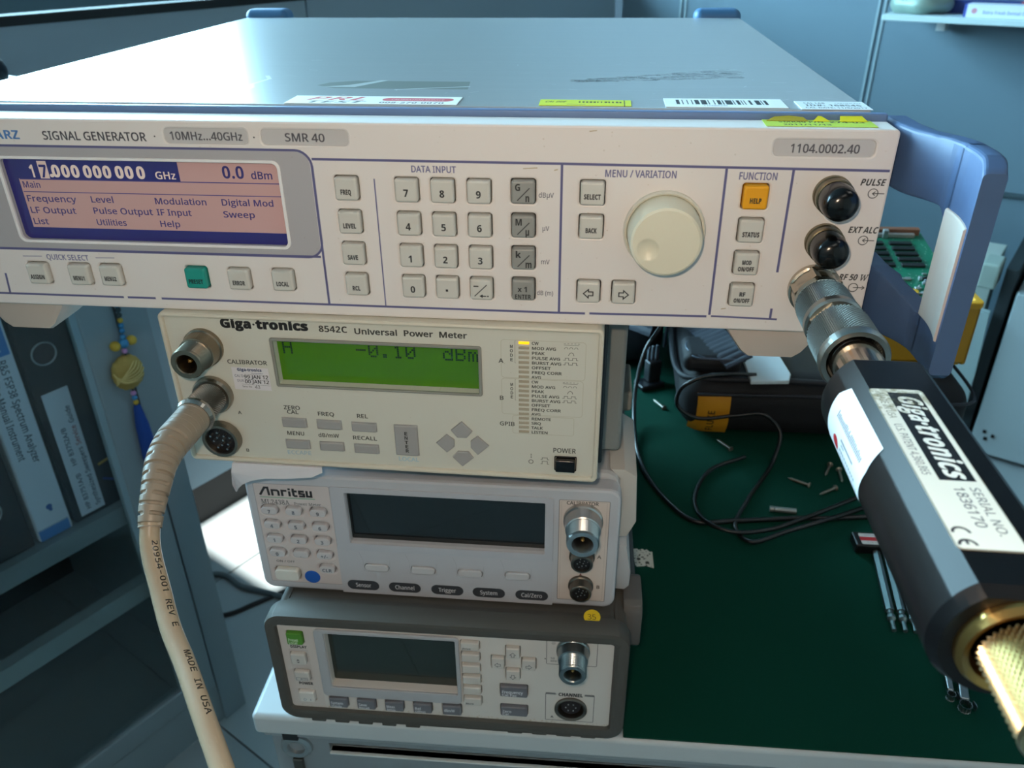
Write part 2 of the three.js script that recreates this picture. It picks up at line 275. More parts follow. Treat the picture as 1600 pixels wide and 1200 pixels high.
{ // knotted charm hanging from the cabinet door
  const t = roomThing('knotted_charm', 'hanging charm of blue beads, woven golden knot and blue tassel', 'ornament');
  const W = -0.686, P = (u, y, dw = 0) => [u, y, W + dw];
  const blue = M('#2f7fb0', 0.5), dark = M('#223a3e', 0.5), yel = M('#b79a30', 0.5), pink = M('#b58ac0', 0.5);
  part('cord', tube([P(0.214, -0.10), P(0.209, -0.2), P(0.204, -0.25), P(0.203, -0.33)], 0.0012, 20, 6), dark, t);
  const bead = new THREE.SphereGeometry(0.0036, 12, 8);
  [[0.2135, -0.145, blue], [0.213, -0.152, blue], [0.2125, -0.159, blue], [0.212, -0.166, dark], [0.2115, -0.173, dark], [0.211, -0.18, yel], [0.2105, -0.187, blue], [0.21, -0.194, blue], [0.209, -0.202, blue], [0.2065, -0.221, pink]].forEach(([u, y, m]) => { const b = part('bead', bead, m, t); b.position.set(...P(u, y)); });
  for (const [du, m, r] of [[0, blue, 0.0065], [0.011, yel, 0.0065], [-0.011, yel, 0.0065]]) { const b = part('bead', new THREE.SphereGeometry(r, 14, 10), m, t); b.position.set(...P(0.208 + du, -0.211, -0.001)); }
  const kg = new THREE.SphereGeometry(0.021, 28, 20); { const p = kg.attributes.position; for (let i = 0; i < p.count; i++) { const x = p.getX(i), y = p.getY(i), z = p.getZ(i), k = 1 + 0.06 * Math.sin(x * 500 + y * 380) * Math.sin(y * 420 - x * 300); p.setXYZ(i, x * k, y * 1.12 * k, z * 0.6 * k); } kg.computeVertexNormals(); }
  const kn = part('woven_knot', kg, M('#a08a48', 0.75), t, 'golden woven knot'); kn.position.set(...P(0.203, -0.25));
  for (let i = 0; i < 7; i++) { const a = i * 0.45 - 1.3, s = part('strand', tube([[-0.019, 0.004 * i - 0.012, 0.006], [-0.006, 0.005 * Math.sin(a) + 0.003 * i - 0.01, 0.0145], [0.008, -0.004 + 0.002 * i, 0.0145], [0.018, 0.006 * Math.cos(a), 0.006]], 0.0009, 14, 5), M('#cbb878', 0.7), kn); s.rotation.z = a * 0.7; }
  for (const [y, m] of [[-0.281, pink], [-0.288, blue], [-0.295, yel]]) { const b = part('bead', bead, m, t); b.position.set(...P(0.203, y)); }
  const ts = part('tassel', lathe([[0.0035, 0.002], [0.005, -0.003], [0.0085, -0.03], [0.0105, -0.08], [0.0085, -0.1], [0, -0.1]], 24).rotateX(-Math.PI / 2), M('#123f8e', 0.8), t); ts.position.set(...P(0.203, -0.3));
}
// leads on the floor
tag(part('floor_cable', tube([RM(0.2, FLOOR + 0.006, 1.12), RM(0.424, FLOOR + 0.006, 1.012), RM(0.432, FLOOR + 0.006, 0.937), RM(0.451, FLOOR + 0.006, 0.879), RM(0.5, FLOOR + 0.006, 0.7)], 0.006, 50, 8), M('#566468', 0.6)), 'grey cable lying on the tiled floor near the partition', 'cable');
tag(part('floor_cable', tube([RM(0.3, FLOOR + 0.004, 0.98), RM(0.365, FLOOR + 0.004, 0.9), RM(0.415, FLOOR + 0.004, 0.88), RM(0.47, FLOOR + 0.004, 0.86), RM(0.62, FLOOR + 0.004, 0.8)], 0.0045, 50, 8), M('#0c0f11', 0.5)), 'black cable lying on the tiled floor near the partition', 'cable');

// ---------------------------------------------------------------- work cart and green mat
const TT = -0.1922;                                           // top of the cart
const CART = thing('work_cart', 'pale blue-grey metal cart with a lock in its front rail', 'cart', [0, TT, 0.0066], 0.026);
{
  const lam = M('#b9c1c5', 0.4), rail = M('#8d989f', 0.45), deep = M('#7f8b92', 0.5);
  const x0 = -0.105, x1 = 0.472, zb = -0.64;
  part('top_board', plate(rr(x0 * 1000, -640, x1 * 1000, 0, 8), [], -0.016, 0, 0.0015).rotateX(-Math.PI / 2).scale(1, 1, -1).rotateX(0), lam, CART).geometry.dispose;
  CART.remove(CART.children[0]);
  part('top_board', at(new RoundedBoxGeometry(x1 - x0, 0.018, -zb, 3, 0.0035), (x0 + x1) / 2, -0.009, zb / 2), lam, CART);
  part('front_rail', box(x0 + 0.004, x1 - 0.004, -0.024, -0.018, -0.03, -0.004, 0.001), rail, CART);
  // drawer front with a slot pull
  const shp = poly([[-98, -130], [465, -130], [465, -24], [-98, -24]]);
  part('drawer_front', plate(shp, [poly([[-60, -41], [300, -41], [300, -33], [-60, -33]], THREE.Path)], -0.014, -0.008, 0.0006), deep, CART);
  part('slot_back', box(-0.07, 0.31, -0.05, -0.027, -0.022, -0.0165, 0), M('#75685f', 0.7), CART);
  part('slot_lip', box(-0.06, 0.3, -0.0424, -0.041, -0.013, -0.0065, 0.0005), M('#c9d2d4', 0.35), CART);
  part('lock_notch', box(-0.0885, -0.0785, -0.0265, -0.0185, -0.009, -0.0035, 0), blackPlastic, CART);
  const lk = part('lock', lathed([[0, -0.003], [0.0055, -0.003], [0.006, 0.0005], [0.0085, 0.0012], [0.0105, 0], [0.011, -0.004]], 36), steel, CART, 'round steel cam lock'); lk.position.set(-0.082, -0.037, -0.006);
  part('keyway', box(-0.001, 0.001, -0.004, 0.004, -0.003, -0.0022, 0), blackPlastic, lk);
  part('key_blade', box(-0.086, -0.079, -0.078, -0.048, -0.008, -0.0045, 0.001), darkSteel, CART);
  for (const x of [x0 + 0.02, x1 - 0.02]) for (const z of [-0.03, zb + 0.02]) part('leg', box(x - 0.015, x + 0.015, FLOOR - TT, -0.024, z - 0.012, z + 0.012, 0.002), rail, CART);
  part('lower_shelf', box(x0 + 0.03, x1 - 0.03, -0.62, -0.605, zb + 0.03, -0.04, 0.002), rail, CART);
  for (const x of [x0 + 0.01, x1 - 0.01]) part('side_rail', box(x - 0.006, x + 0.006, -0.13, -0.018, zb + 0.02, -0.03, 0.001), deep, CART);
}
{
  const c = document.createElement('canvas'); c.width = c.height = 512; const g = c.getContext('2d'); g.fillStyle = '#023a2d'; g.fillRect(0, 0, 512, 512);
  for (let i = 0; i < 5000; i++) { g.globalAlpha = rnd(0.04, 0.16); g.fillStyle = rnd() > 0.5 ? '#04493a' : '#012a20'; g.fillRect(rnd(0, 512), rnd(0, 512), rnd(1, 4), rnd(1, 4)); }
  const tx = new THREE.CanvasTexture(c); tx.colorSpace = THREE.SRGBColorSpace; tx.magFilter = THREE.LinearFilter; tx.wrapS = tx.wrapT = THREE.RepeatWrapping; tx.repeat.set(4, 4);
  const t = thing('bench_mat', 'dark green rubber bench mat covering the cart top', 'mat', [0, TT, 0.0066], 0.026);
  part('mat_sheet', box(0.131, 0.4705, 0, 0.0016, -0.62, -0.002, 0.0006), new THREE.MeshPhysicalMaterial({ map: tx, roughness: 0.85, specularIntensity: 0.25 }), t);
}
const MATY = TT + 0.0016;

// ---------------------------------------------------------------- shared instrument details
// N type socket pointing along +z
function nSocket(parent, x, y, name = 'type_n_socket', mat = steel, k = 1) {
  const s = part(name, lathed([[0.0098, 0], [0.0098, 0.0022], [0.0092, 0.003], [0.0086, 0.009], [0.0079, 0.0093], ...Array.from({ length: 12 }, (_, i) => [0.0079 - (i % 2) * 0.0006, 0.0096 + i * 0.0007]), [0.0079, 0.0182], [0.0074, 0.0192], [0.0052, 0.0192], [0.0049, 0.0185], [0.0049, 0.004]].map(([r, z]) => [r * k, z * k]), 44), mat, parent);
  s.position.set(mm(x), mm(y), 0);
  const b = part('socket_bore', lathe([[0.0049 * k, 0.006 * k], [0, 0.006 * k]], 24), M('#2a1d14', 0.5), s);
  part('centre_pin', lathe([[0.0012, 0.005], [0.0012, 0.015], [0.0006, 0.016], [0, 0.016]].map(([r, z]) => [r * k, z * k]), 12), brass, s);
  return s;
}
// round multi-pin socket
function pinSocket(parent, x, y, r, h, name = 'sensor_socket', mat = darkSteel) {
  const R = mm(r), s = part(name, lathed([[R, 0], [R, h * 0.6], [R * 0.94, h], [R * 0.8, h], [R * 0.76, h * 0.85], [R * 0.76, -0.004], [0, -0.004]], 40), mat, parent); s.position.set(mm(x), mm(y), 0.0005);
  part('insert', lathe([[R * 0.75, 0.0008], [0, 0.0008]], 30), M('#14141a', 0.5), s);
  for (let i = 0; i < 11; i++) { const a = i * 2.4, q = R * 0.6 * Math.sqrt((i + 0.5) / 11), p = part('contact_pin', new THREE.CylinderGeometry(0.0006, 0.0006, 0.003, 6).rotateX(Math.PI / 2), steel, s); p.position.set(q * Math.cos(a), q * Math.sin(a), 0.002); }
  return s;
}
// key whose face carries its own piece of the panel print
function key(parent, pr, x0, y0, x1, y1, z1, mat, o = {}) {
  pr.rect(x0 - 0.15, y0 - 0.15, x1 + 0.15, y1 + 0.15, o.col ?? '#c9c8c2');
  const g = o.shape ? plate(o.shape, [], o.z0 ?? -0.002, z1, o.bev ?? 0.0006, 6) : box(mm(x0), mm(x1), mm(y0), mm(y1), o.z0 ?? -0.003, z1, o.r ?? 0.0012, 3);
  return part(o.name ?? 'key', pr.uv(g), mat, parent, o.label);
}

// ---------------------------------------------------------------- signal generator (own origin: lower right front corner)
{
  const G = thing('signal_generator', 'wide white signal generator with blue side handles on top of the stack', 'instrument', [0.2172, 0.0852, -0.004], 0.0066);
  const W = 433, H = 88.2;
  const pr = new Print(-W, 0, W, H, 2048 / W, '#dcd8d6'), ink = '#5b5b86', txt = '#3c3c48', pm = pr.mat(0.42);
  const vio = (pts, w = 1.0) => pr.line(pts, w, ink);
  // printed frames
  pr.g.fillStyle = '#a9a8ac'; pr.rect(-440, 29, -239.5, 76, '#aaa9ad', 6); pr.rect(-440, 29, -260, 76, '#aaa9ad');
  pr.g.strokeStyle = ink; pr.rect(-460, 28.6, -238.7, 76.5, ink, 7, 1.0);
  vio([[-433, 28.7], [-240, 28.9]]); vio([[-238.7, 70], [-238.9, 5.8]]); vio([[-238.4, 72.9], [-131.6, 72.8], [-1.2, 72.2]]);
  vio([[-433, 5.6], [-340, 5.6]]); vio([[-338, 5.6], [-324, 5.6]]); vio([[-321, 5.6], [-131.6, 5.4], [-120, 5.5]]); vio([[-118, 5.6], [-66, 6.2]]); vio([[-64, 6.4], [-35.3, 5.9]], 0.8); vio([[-24, 5.9], [-14, 5.8]], 0.6);
  vio([[-212, 65], [-212, 5.8]], 0.5); vio([[-131.8, 72.5], [-131.8, 5.4]]); vio([[-64.9, 72], [-64.8, 7]]); vio([[-38.4, 72], [-38.4, 28]]); vio([[-38.3, 11], [-38.3, 6]]); vio([[-397, 16], [-398, 5.6]]);
  // printed words
  pr.t('ROHDE&SCHWARZ', -425, -368.6, 79.4, 3.9, '#4a7ab8', SANS);
  pr.t('SIGNAL GENERATOR', -358, -310.6, 79.5, 3.5, '#2e2e36', { w: 0.12 }); pr.circ(-306.6, 81.4, 0.3, '#333'); pr.circ(-262.4, 81.6, 0.3, '#333');
  for (const [x0, x1, y0, y1, s, ta, tb] of [[-302.3, -265.5, 78.6, 84.9, '10MHz...40GHz', -300.4, -267.8], [-259.2, -221.8, 78.6, 85.0, 'SMR 40', -249.3, -231.8], [-47.5, -8.5, 77.5, 83.9, '1104.0002.40', -41.1, -14]]) { pr.rect(x0 - 0.15, y0 - 0.15, x1 + 0.15, y1 + 0.15, '#bdbcbd', 2); pr.t(s, ta, tb, y0 + 1.3, 3.4, '#44434a', { w: 0.14 }); }
  pr.t('QUICK SELECT', -373.5, -352.5, 23.6, 2.5, ink, { w: 0.1 }); pr.line([[-385.2, 25], [-375.6, 25.2]], 0.25, ink); pr.line([[-348.9, 25.2], [-339.6, 25.4]], 0.25, ink);
  pr.t('DATA INPUT', -195.8, -176.4, 68, 2.8, ink, { w: 0.12 }); pr.t('MENU / VARIATION', -114.1, -84.5, 67.7, 2.9, ink, { w: 0.12 }); pr.t('FUNCTION', -59.8, -44.2, 67.7, 2.9, ink, { w: 0.12 });
  pr.t('dBµV', -141.5, -135, 58.5, 2.1, txt); pr.t('µV', -139.8, -136.8, 43.8, 2.1, txt); pr.t('mV', -140.3, -136.4, 28.5, 2.1, txt); pr.t('dB (m)', -141.9, -134.5, 13.7, 2.1, txt);
  pr.t('PULSE', -11.7, -2, 66.4, 2.7, '#222', { b: 1, skew: 0.2 }); pr.t('EXT ALC', -12.7, -0.9, 46.5, 2.7, '#222', { b: 1, skew: 0.2 }); pr.t('RF 50', -12.7, -5, 25.4, 2.7, '#222', { b: 1, skew: 0.2 }); pr.t('W', -4.2, -0.9, 25.4, 2.7, '#222', { f: 'serif', skew: 0.25, w: 0.1 });
  for (const [y, inw] of [[63, 1], [43.2, 1], [22.1, 0]]) { pr.circ(-5.8, y, 1.9, '#222', 0.25); pr.line([[-5.8, y], [-1.4, y]], 0.25, '#222'); const a = inw ? -6 : -1.2, s = inw ? 1 : -1; pr.line([[a + s, y + 0.8], [a, y], [a + s, y - 0.8]], 0.25, '#222'); }
  pr.specks(260, '#8a7a62', 0.35); pr.specks(60, '#6b5a3c', 0.25); for (const [x, y, l] of [[-148, 70.5, 6], [-121, 86, 3], [-135, 70, 1.5], [-60, 10, 2]]) pr.line([[x, y], [x + l, y + 0.4]], 0.35, '#a8997a');
  // panel with real cut-outs for screen and keys
  const rows = [60.8, 45.9, 31.2, 16.5], keys = [];
  const K = (x, y, a, o = {}) => keys.push({ x, y, a, ...o });
  ['FREQ', 'LEVEL', 'SAVE', 'RCL'].forEach((s, i) => K(-224.3, rows[i], s));
  ['7', '8', '9', '4', '5', '6', '1', '2', '3', '0', '.', '-'].forEach((s, i) => K(-198 + 15.6 * (i % 3), rows[(i / 3) | 0] - 0.2, s, { digit: 1 }));
  ['G', 'M', 'k', 'x'].forEach((s, i) => K(-147.9, rows[i] + 0.2, s, { unit: ['n', 'µ', 'm', ''][i], col: '#90928f', dark: 1 }));
  K(-118.8, 61, 'SELECT'); K(-118.8, 46.4, 'BACK'); K(-118.8, 16.6, '<'); K(-103.4, 16.6, '>');
  K(-52.2, 60.8, 'HELP', { col: '#e3a00a' }); K(-52.2, 46.5, 'STATUS'); K(-52.2, 32, 'MOD|ON/OFF'); K(-52.2, 17.3, 'RF|ON/OFF');
  K(-379, 16.9, 'ASSIGN'); K(-358.2, 17, 'MENU1'); K(-342.6, 17.1, 'MENU2'); K(-300.7, 17.2, 'PRESET', { col: '#178f83' }); K(-280, 17.2, 'ERROR'); K(-259, 17.4, 'LOCAL');
  const holes = keys.map(({ x, y }) => rr(x - 5.35, y - 5.35, x + 5.35, y + 5.35, 1.3, THREE.Path));
  holes.push(rr(-382.5, 33, -254, 71, 3, THREE.Path));
  for (const [x0, x1, y0, y1] of [[-302.3, -265.5, 78.6, 84.9], [-259.2, -221.8, 78.6, 85.0], [-47.5, -8.5, 77.5, 83.9]]) { holes.push(rr(x0, y0, x1, y1, 1.8, THREE.Path)); part('name_plate', pr.uv(box(mm(x0 - 0.5), mm(x1 + 0.5), mm(y0 - 0.5), mm(y1 + 0.5), -0.003, -0.0008, 0)), pm, G); }
  part('front_panel', pr.uv(plate(rr(-W, 0, 0, H, 2), holes, -0.016, 0, 0.0009)), pm, G);
  const km = pm;
  for (const k of keys) {
    const m = key(G, pr, k.x - 4.95, k.y - 4.95, k.x + 4.95, k.y + 4.95, 0.0026, km, { col: k.col ?? '#c6c6c0', r: 0.0011, name: 'push_button', z0: -0.006, label: k.a === 'HELP' ? 'yellow HELP button' : k.a === 'PRESET' ? 'teal PRESET button' : undefined });
    const { x, y, a } = k, c = '#1c1c1e', S = { w: 0.12, b: 1 };
    if (k.digit && a === '-') { pr.line([[x - 3.4, y + 1.8], [x - 1.2, y + 1.8]], 0.45, c); pr.line([[x - 3, y - 3], [x + 2.6, y + 2.6]], 0.35, c); pr.line([[x - 0.2, y - 2.9], [x + 2.2, y - 2.9]], 0.45, c); pr.fill([[x - 0.8, y - 2.9], [x + 0.6, y - 2.1], [x + 0.6, y - 3.7]], c); pr.circ(x + 3, y - 2.9, 0.35, c); }
    else if (k.digit) a === '.' ? pr.rect(x - 0.5, y - 1.2, x + 0.5, y - 0.2, c) : pr.c(a, x, y - 0.8, 3.3, 2.3, c, SANS);
    else if (k.dark && a === 'x') { pr.t('x 1', x - 2.4, x + 2.2, y - 0.6, 2.5, c, SANS); pr.t('ENTER', x - 3.8, x + 3.6, y - 3.9, 2.1, c, SANS); }
    else if (k.dark) { pr.t(a, x - 3.5, x - (a === 'M' ? 0.2 : 0.9), y + 0.6, 3, c, SANS); pr.t(k.unit, x + 0.9, x + (a === 'k' ? 4 : 2.9), y - 3.8, 3.2, c, SANS); pr.line([[x - 2.4, y - 3.4], [x + 2.8, y + 2]], 0.3, c); }
    else if (a === '<' || a === '>') { const s = a === '<' ? 1 : -1, p = [[-2.2, 0], [0, 2], [0, 0.9], [2, 0.9], [2, -0.9], [0, -0.9], [0, -2], [-2.2, 0], [0, 2]]; pr.line(p.map(([u, v]) => [x + s * u, y - 0.3 + v]), 0.4, c); }
    else if (a.includes('|')) { const [p, q] = a.split('|'); pr.c(p, x, y + 1, 1.9, p.length * 1.35, c, S); pr.c(q, x, y - 1.9, 1.9, 6.8, c, S); }
    else pr.c(a, x, y - 1.2, 2.1, a.length * 1.1 + 0.4, c, S);
  }
  // screen
  const lc = new Print(-384, 31, 131, 42, 12, '#c09a98'), nv = '#2a2a72';
  lc.rect(-384, 61.1, -300.8, 73, nv); lc.rect(-384, 31, -377.4, 73, nv); lc.rect(-384, 31, -253, 38.4, nv); lc.rect(-366.6, 61.3, -362.2, 69.2, '#e0c6c0');
  lc.t('1', -371.4, -368, 62, 5.2, '#e8d2ca', { f: 'monospace', b: 1, w: 0.3 }); lc.t('7', -366.4, -362.6, 62, 5.2, nv, { f: 'monospace', b: 1, w: 0.3 });
  [['.', -361.6], ['0', -358.6], ['0', -354], ['0', -349.4], ['0', -343.6], ['0', -339], ['0', -334.4], ['0', -328.6], ['0', -324], ['0', -318.6]].forEach(([d, x]) => lc.t(d, x - (d === '.' ? 0.6 : 2), x + 2, 62.2, 5.2, '#ead6ce', { f: 'sans-serif', b: 1, w: 0.35 }));
  lc.t('GHz', -312.2, -302.5, 62.2, 3.2, '#e8d2ca', { f: 'sans-serif', w: 0.15 }); lc.t('0.0', -281, -270.8, 63, 5.4, '#3a3470', SANS); lc.t('dBm', -268, -258, 63, 3.2, '#3a3470', { w: 0.15 });
  lc.line([[-377, 60.9], [-253, 61]], 0.4, '#4a4080'); lc.line([[-377, 55.1], [-253, 55.3]], 0.35, '#4a4080');
  const it = (s, xa, xb, y) => lc.t(s, xa, xb, y, 2.8, '#463c74', { w: 0.12 });
  it('Main', -376.6, -367.8, 57); it('Frequency', -376.7, -352.6, 50.6); it('LF Output', -376.7, -354.2, 45.2); it('List', -376.9, -369.2, 39.9);
  it('Level', -345.8, -334.4, 50.8); it('Pulse Output', -346, -317.2, 45.5); it('Utilities', -345.8, -331, 40.1); it('Modulation', -315.3, -290.5, 50.7); it('IF Input', -315.4, -298.8, 45.5); it('Help', -315.2, -305.2, 40.1); it('Digital Mod', -284, -259.4, 50.8); it('Sweep', -284, -269, 45.3);
  part('display_screen', lc.uv(box(-0.384, -0.253, 0.031, 0.073, -0.006, -0.003, 0)), lc.mat(0.25, 0, { emissiveMap: lc.tex, emissive: '#ffffff', emissiveIntensity: 0.06, clearcoat: 0.4, clearcoatRoughness: 0.1 }), G, 'pink and navy liquid crystal screen');
  part('display_rim', plate(rr(-383.6, 32, -252.9, 72, 3.5), [rr(-382.2, 33.3, -254.3, 70.7, 2.6, THREE.Path)], -0.001, 0.0006, 0.0003), M('#e4e4e6', 0.4), G);
  // housing behind the panel
  part('trim_strip', box(-0.4325, -0.0005, 0.002, 0.0908, -0.0212, -0.0172, 0.0008), M('#5f7ca6', 0.45), G, 'narrow blue strip behind the panel'); part('groove_strip', box(-0.432, -0.001, 0.002, 0.0868, -0.0174, -0.0155, 0), M('#3d3a5c', 0.6), G);
  const lid = new Print(-427.5, -408.5, 421.5, 387.3, 4.6, '#bcc4c8');
  for (let i = 0; i < 900; i++) { lid.g.globalAlpha = rnd(0.03, 0.1); const x = rnd(-430, -20), y = rnd(-408, -21), l = rnd(20, 160); lid.line([[x, y], [x + l, y]], rnd(0.1, 0.5), rnd() > 0.5 ? '#ffffff' : '#8f989c'); }
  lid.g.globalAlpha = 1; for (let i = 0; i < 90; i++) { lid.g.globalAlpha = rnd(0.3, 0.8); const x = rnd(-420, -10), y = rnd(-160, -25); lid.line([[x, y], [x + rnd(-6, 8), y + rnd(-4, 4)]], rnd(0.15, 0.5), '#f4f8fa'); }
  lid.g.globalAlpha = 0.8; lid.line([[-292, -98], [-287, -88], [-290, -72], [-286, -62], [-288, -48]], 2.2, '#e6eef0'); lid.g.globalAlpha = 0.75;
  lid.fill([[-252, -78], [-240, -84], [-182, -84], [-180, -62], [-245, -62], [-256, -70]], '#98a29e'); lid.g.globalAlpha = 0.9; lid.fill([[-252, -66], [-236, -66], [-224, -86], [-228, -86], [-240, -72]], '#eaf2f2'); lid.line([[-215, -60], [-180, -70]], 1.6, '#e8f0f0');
  for (let i = 0; i < 420; i++) { lid.g.globalAlpha = rnd(0.1, 0.5); const q = rnd(), x = -133 + 82 * q, y = -(88 + 28 * q) + rnd(-10, 10) * (0.4 + q), l = rnd(1, 9); lid.line([[x, y], [x + l, y + rnd(-1, 1)]], rnd(0.3, 1.1), '#4b4a44'); }
  lid.g.globalAlpha = 1;
  const cg = box(-0.4275, -0.006, 0.002, 0.0913, -0.4085, -0.0212, 0.0012, 2); { const p = cg.attributes.position, u = new Float32Array(p.count * 2); for (let i = 0; i < p.count; i++) { u[2 * i] = (p.getX(i) + 0.4275) / 0.4215; u[2 * i + 1] = (p.getZ(i) + 0.4085) / 0.3873; } cg.setAttribute('uv', new THREE.BufferAttribute(u, 2)); }
  part('case', cg, lid.mat(0.26, 0.4), G, 'brushed blue-grey metal lid with scratches');
  const bump = M('#3f6f9a', 0.45);
  for (const x of [-0.0235, -0.4115]) { part('rear_foot', box(x - 0.019, x + 0.019, 0.06, 0.0975, -0.432, -0.409, 0.006, 4), bump, G); part('rear_foot', box(x - 0.019, x + 0.019, -0.004, 0.03, -0.432, -0.409, 0.006, 4), bump, G); }
  const foot = M('#b9aea4', 0.6);
  for (const x of [-0.034, -0.3985]) { const g = plate(poly([[-22, 0.5], [22, 0.5], [21, -4], [14, -14], [10, -17], [-10, -17], [-14, -14], [-21, -4]]), [], -0.028, 0, 0.003); part('front_foot', crease(at(g, x, 0, -0.006), 0.7), foot, G); }
  // dial
  const ringM = M('#d3d2c6', 0.4), knob = M('#d6d3bf', 0.38);
  const dr = part('dial_collar', lathed([[0.0172, 0], [0.0172, 0.0022], [0.0166, 0.003], [0.0158, 0.0024], [0.0156, 0.0005]], 64), ringM, G); dr.position.set(-0.088, 0.0455, 0);
  const dial = part('dial', lathed([[0.0157, 0.0006], [0.0155, 0.004], [0.0149, 0.0142], [0.0144, 0.0156], [0.0134, 0.0163]], 64), knob, G, 'large cream rotary dial with a finger dimple'); dial.position.set(-0.088, 0.0455, 0);
  { // top of the dial with a round dimple
    const pos = [], idx = [], n = 72, m = 40; for (let j = 0; j <= m; j++) for (let i = 0; i <= n; i++) { const r = 0.01345 * j / m, a = i / n * 2 * Math.PI, x = r * Math.cos(a), y = r * Math.sin(a), q = Math.hypot(x + 0.0072, y + 0.003) / 0.0046; pos.push(x, y, 0.0163 + 0.0003 * (1 - (j / m) ** 2) - (q < 1 ? 0.0017 * (1 - q * q) ** 1 : 0)); if (i < n && j < m) { const k = j * (n + 1) + i; idx.push(k, k + n + 1, k + n + 2, k, k + n + 2, k + 1); } }
    const g = new THREE.BufferGeometry(); g.setAttribute('position', new THREE.Float32BufferAttribute(pos, 3)); g.setIndex(idx); g.computeVertexNormals(); part('dial_face', g, knob, dial);
  }
  // capped connectors and RF output
  for (const y of [0.0624, 0.0424]) {
    const c = part('connector', lathed([[0.0078, 0], [0.0078, 0.002], [0.0072, 0.003], [0.0076, 0.0034], [0.0076, 0.006], [0.0068, 0.0065]], 40), M('#7d725c', 0.35, 1), G); c.position.set(-0.0217, y, 0);
    part('dust_cap', lathe([[0.0069, 0.0045], [0.0071, 0.006], [0.0071, 0.0125], [0.0067, 0.0152], [0.0054, 0.0174], [0.003, 0.0186], [0, 0.0189]], 40), blackGloss, c, 'glossy black rubber dust cap');
  }
  // handles: a bowed plate with a window, light grip on the inner side of the bar
  const handle = M('#425b80', 0.5);
  for (const s of [1, -1]) {
    const knots = [[-26, 1.2], [-10, 2], [2, 4.6], [8, 9.2], [14, 12.6], [20, 14.4], [34, 14.8], [44, 13.4], [51, 11.4]];
    const xo = (z) => { let i = 0; while (i < knots.length - 2 && z > knots[i + 1][0]) i++; const [a, p] = knots[i], [b, q] = knots[i + 1]; return p + (q - p) * Math.max(0, Math.min(1, (z - a) / (b - a))); };
    const loft = (slices, r) => {                             // rounded rectangular section carried along z
      const pos = [], idx = [], sec = 16; slices.forEach(([z, x0, x1, y0, y1], j) => { for (let i = 0; i < sec; i++) { const c = (i / 4) | 0, a = (c + (i % 4) / 3) * Math.PI / 2, q = Math.min(r, (x1 - x0) / 2, (y1 - y0) / 2), cx = c === 0 || c === 3 ? x1 - q : x0 + q, cy = c < 2 ? y1 - q : y0 + q; pos.push(s * mm(cx + q * Math.cos(a)) + (s < 0 ? -0.433 : 0), mm(cy + q * Math.sin(a)), mm(z)); const k = j * sec + i, n = j * sec + (i + 1) % sec; if (j < slices.length - 1) s > 0 ? idx.push(k, n, n + sec, k, n + sec, k + sec) : idx.push(k, n + sec, n, k, k + sec, n + sec); } });
      const e = (slices.length - 1) * sec; for (let i = 1; i < sec - 1; i++) { s > 0 ? idx.push(e, e + i, e + i + 1, 0, i + 1, i) : idx.push(e, e + i + 1, e + i, 0, i, i + 1); }
      const g = new THREE.BufferGeometry(); g.setAttribute('position', new THREE.Float32BufferAttribute(pos, 3)); g.setIndex(idx); const h = toCreasedNormals(g.toNonIndexed(), 0.75); h.setAttribute('uv', new THREE.Float32BufferAttribute(new Float32Array(h.attributes.position.count * 2), 2)); return h; };
    const range = (a, b, n) => Array.from({ length: n + 1 }, (_, i) => a + (b - a) * i / n), smooth = (z) => (xo(z - 3) + xo(z - 1.5) + xo(z) + xo(z + 1.5) + xo(z + 3)) / 5, T = (z) => (z < 0 ? 9 : 8.2);
    const top = (z) => 88.6 - (z > 42 ? (z - 42) ** 2 / 22 : 0), low = (z) => 3 + (z > 42 ? (z - 42) ** 2 / 16 : 0);
    const parts = [loft(range(-26, 25, 26).map((z) => [z, smooth(z), smooth(z) + T(z), 63.5 - Math.max(0, z - 16) ** 2 / 7, top(z)]), 1.4), loft(range(-26, 25, 26).map((z) => [z, smooth(z), smooth(z) + T(z), low(z), 29 - Math.max(0, z) * 0.5 + Math.max(0, z - 17) ** 2 / 7]), 1.4), loft(range(23.6, 51, 14).map((z) => [z, smooth(z), smooth(z) + T(z), low(z), top(z)]), 1.6)];
    part('handle', parts, handle, G, 'blue-grey carrying handle');
    part('handle_grip', loft(range(24, 48.8, 10).map((z) => [z, smooth(z) - 1, smooth(z) + 2, 21, 65]), 0.9), M('#c9c3bc', 0.5), G, 'pale grip insert of the handle');
  }
  // stickers on the lid and on the panel's upper edge
  function sticker(name, x0, x1, z0, z1, y, s, bg, draw, label, th = 0.0002) {
    const p = new Print(0, 0, (x1 - x0), (z1 - z0), s, bg); draw(p, x1 - x0, z1 - z0);
    const g = p.uv(new THREE.BoxGeometry(mm(x1 - x0), mm(z1 - z0), th).translate(mm(x1 - x0) / 2, mm(z1 - z0) / 2, 0)); g.rotateX(-Math.PI / 2); at(g, mm(x0), y, mm(z1));
    return part(name, g, p.mat(0.45), G, label);
  }
  const LY = 0.0915;
  sticker('service_sticker', -256, -179, -40.5, -22.5, LY, 8, '#e9ecea', (p, w, h) => { p.t('PRL', 6, 34, 8, 8, '#c43b45', { b: 1, skew: 0.5 }); p.t('TEST', 8, 34, 2, 4.2, '#2d3b40', { b: 1, skew: 0.5 }); p.rect(42, 7, 74, 14.5, '#c65560', 3.4); p.t('CALIBRATION SERVICE', 46, 70, 9.4, 2.6, '#e8c4c6'); p.t('008-270-0070', 42, 71, 1.8, 3.4, '#3a3a46', SANS); }, 'white sticker with red lettering');
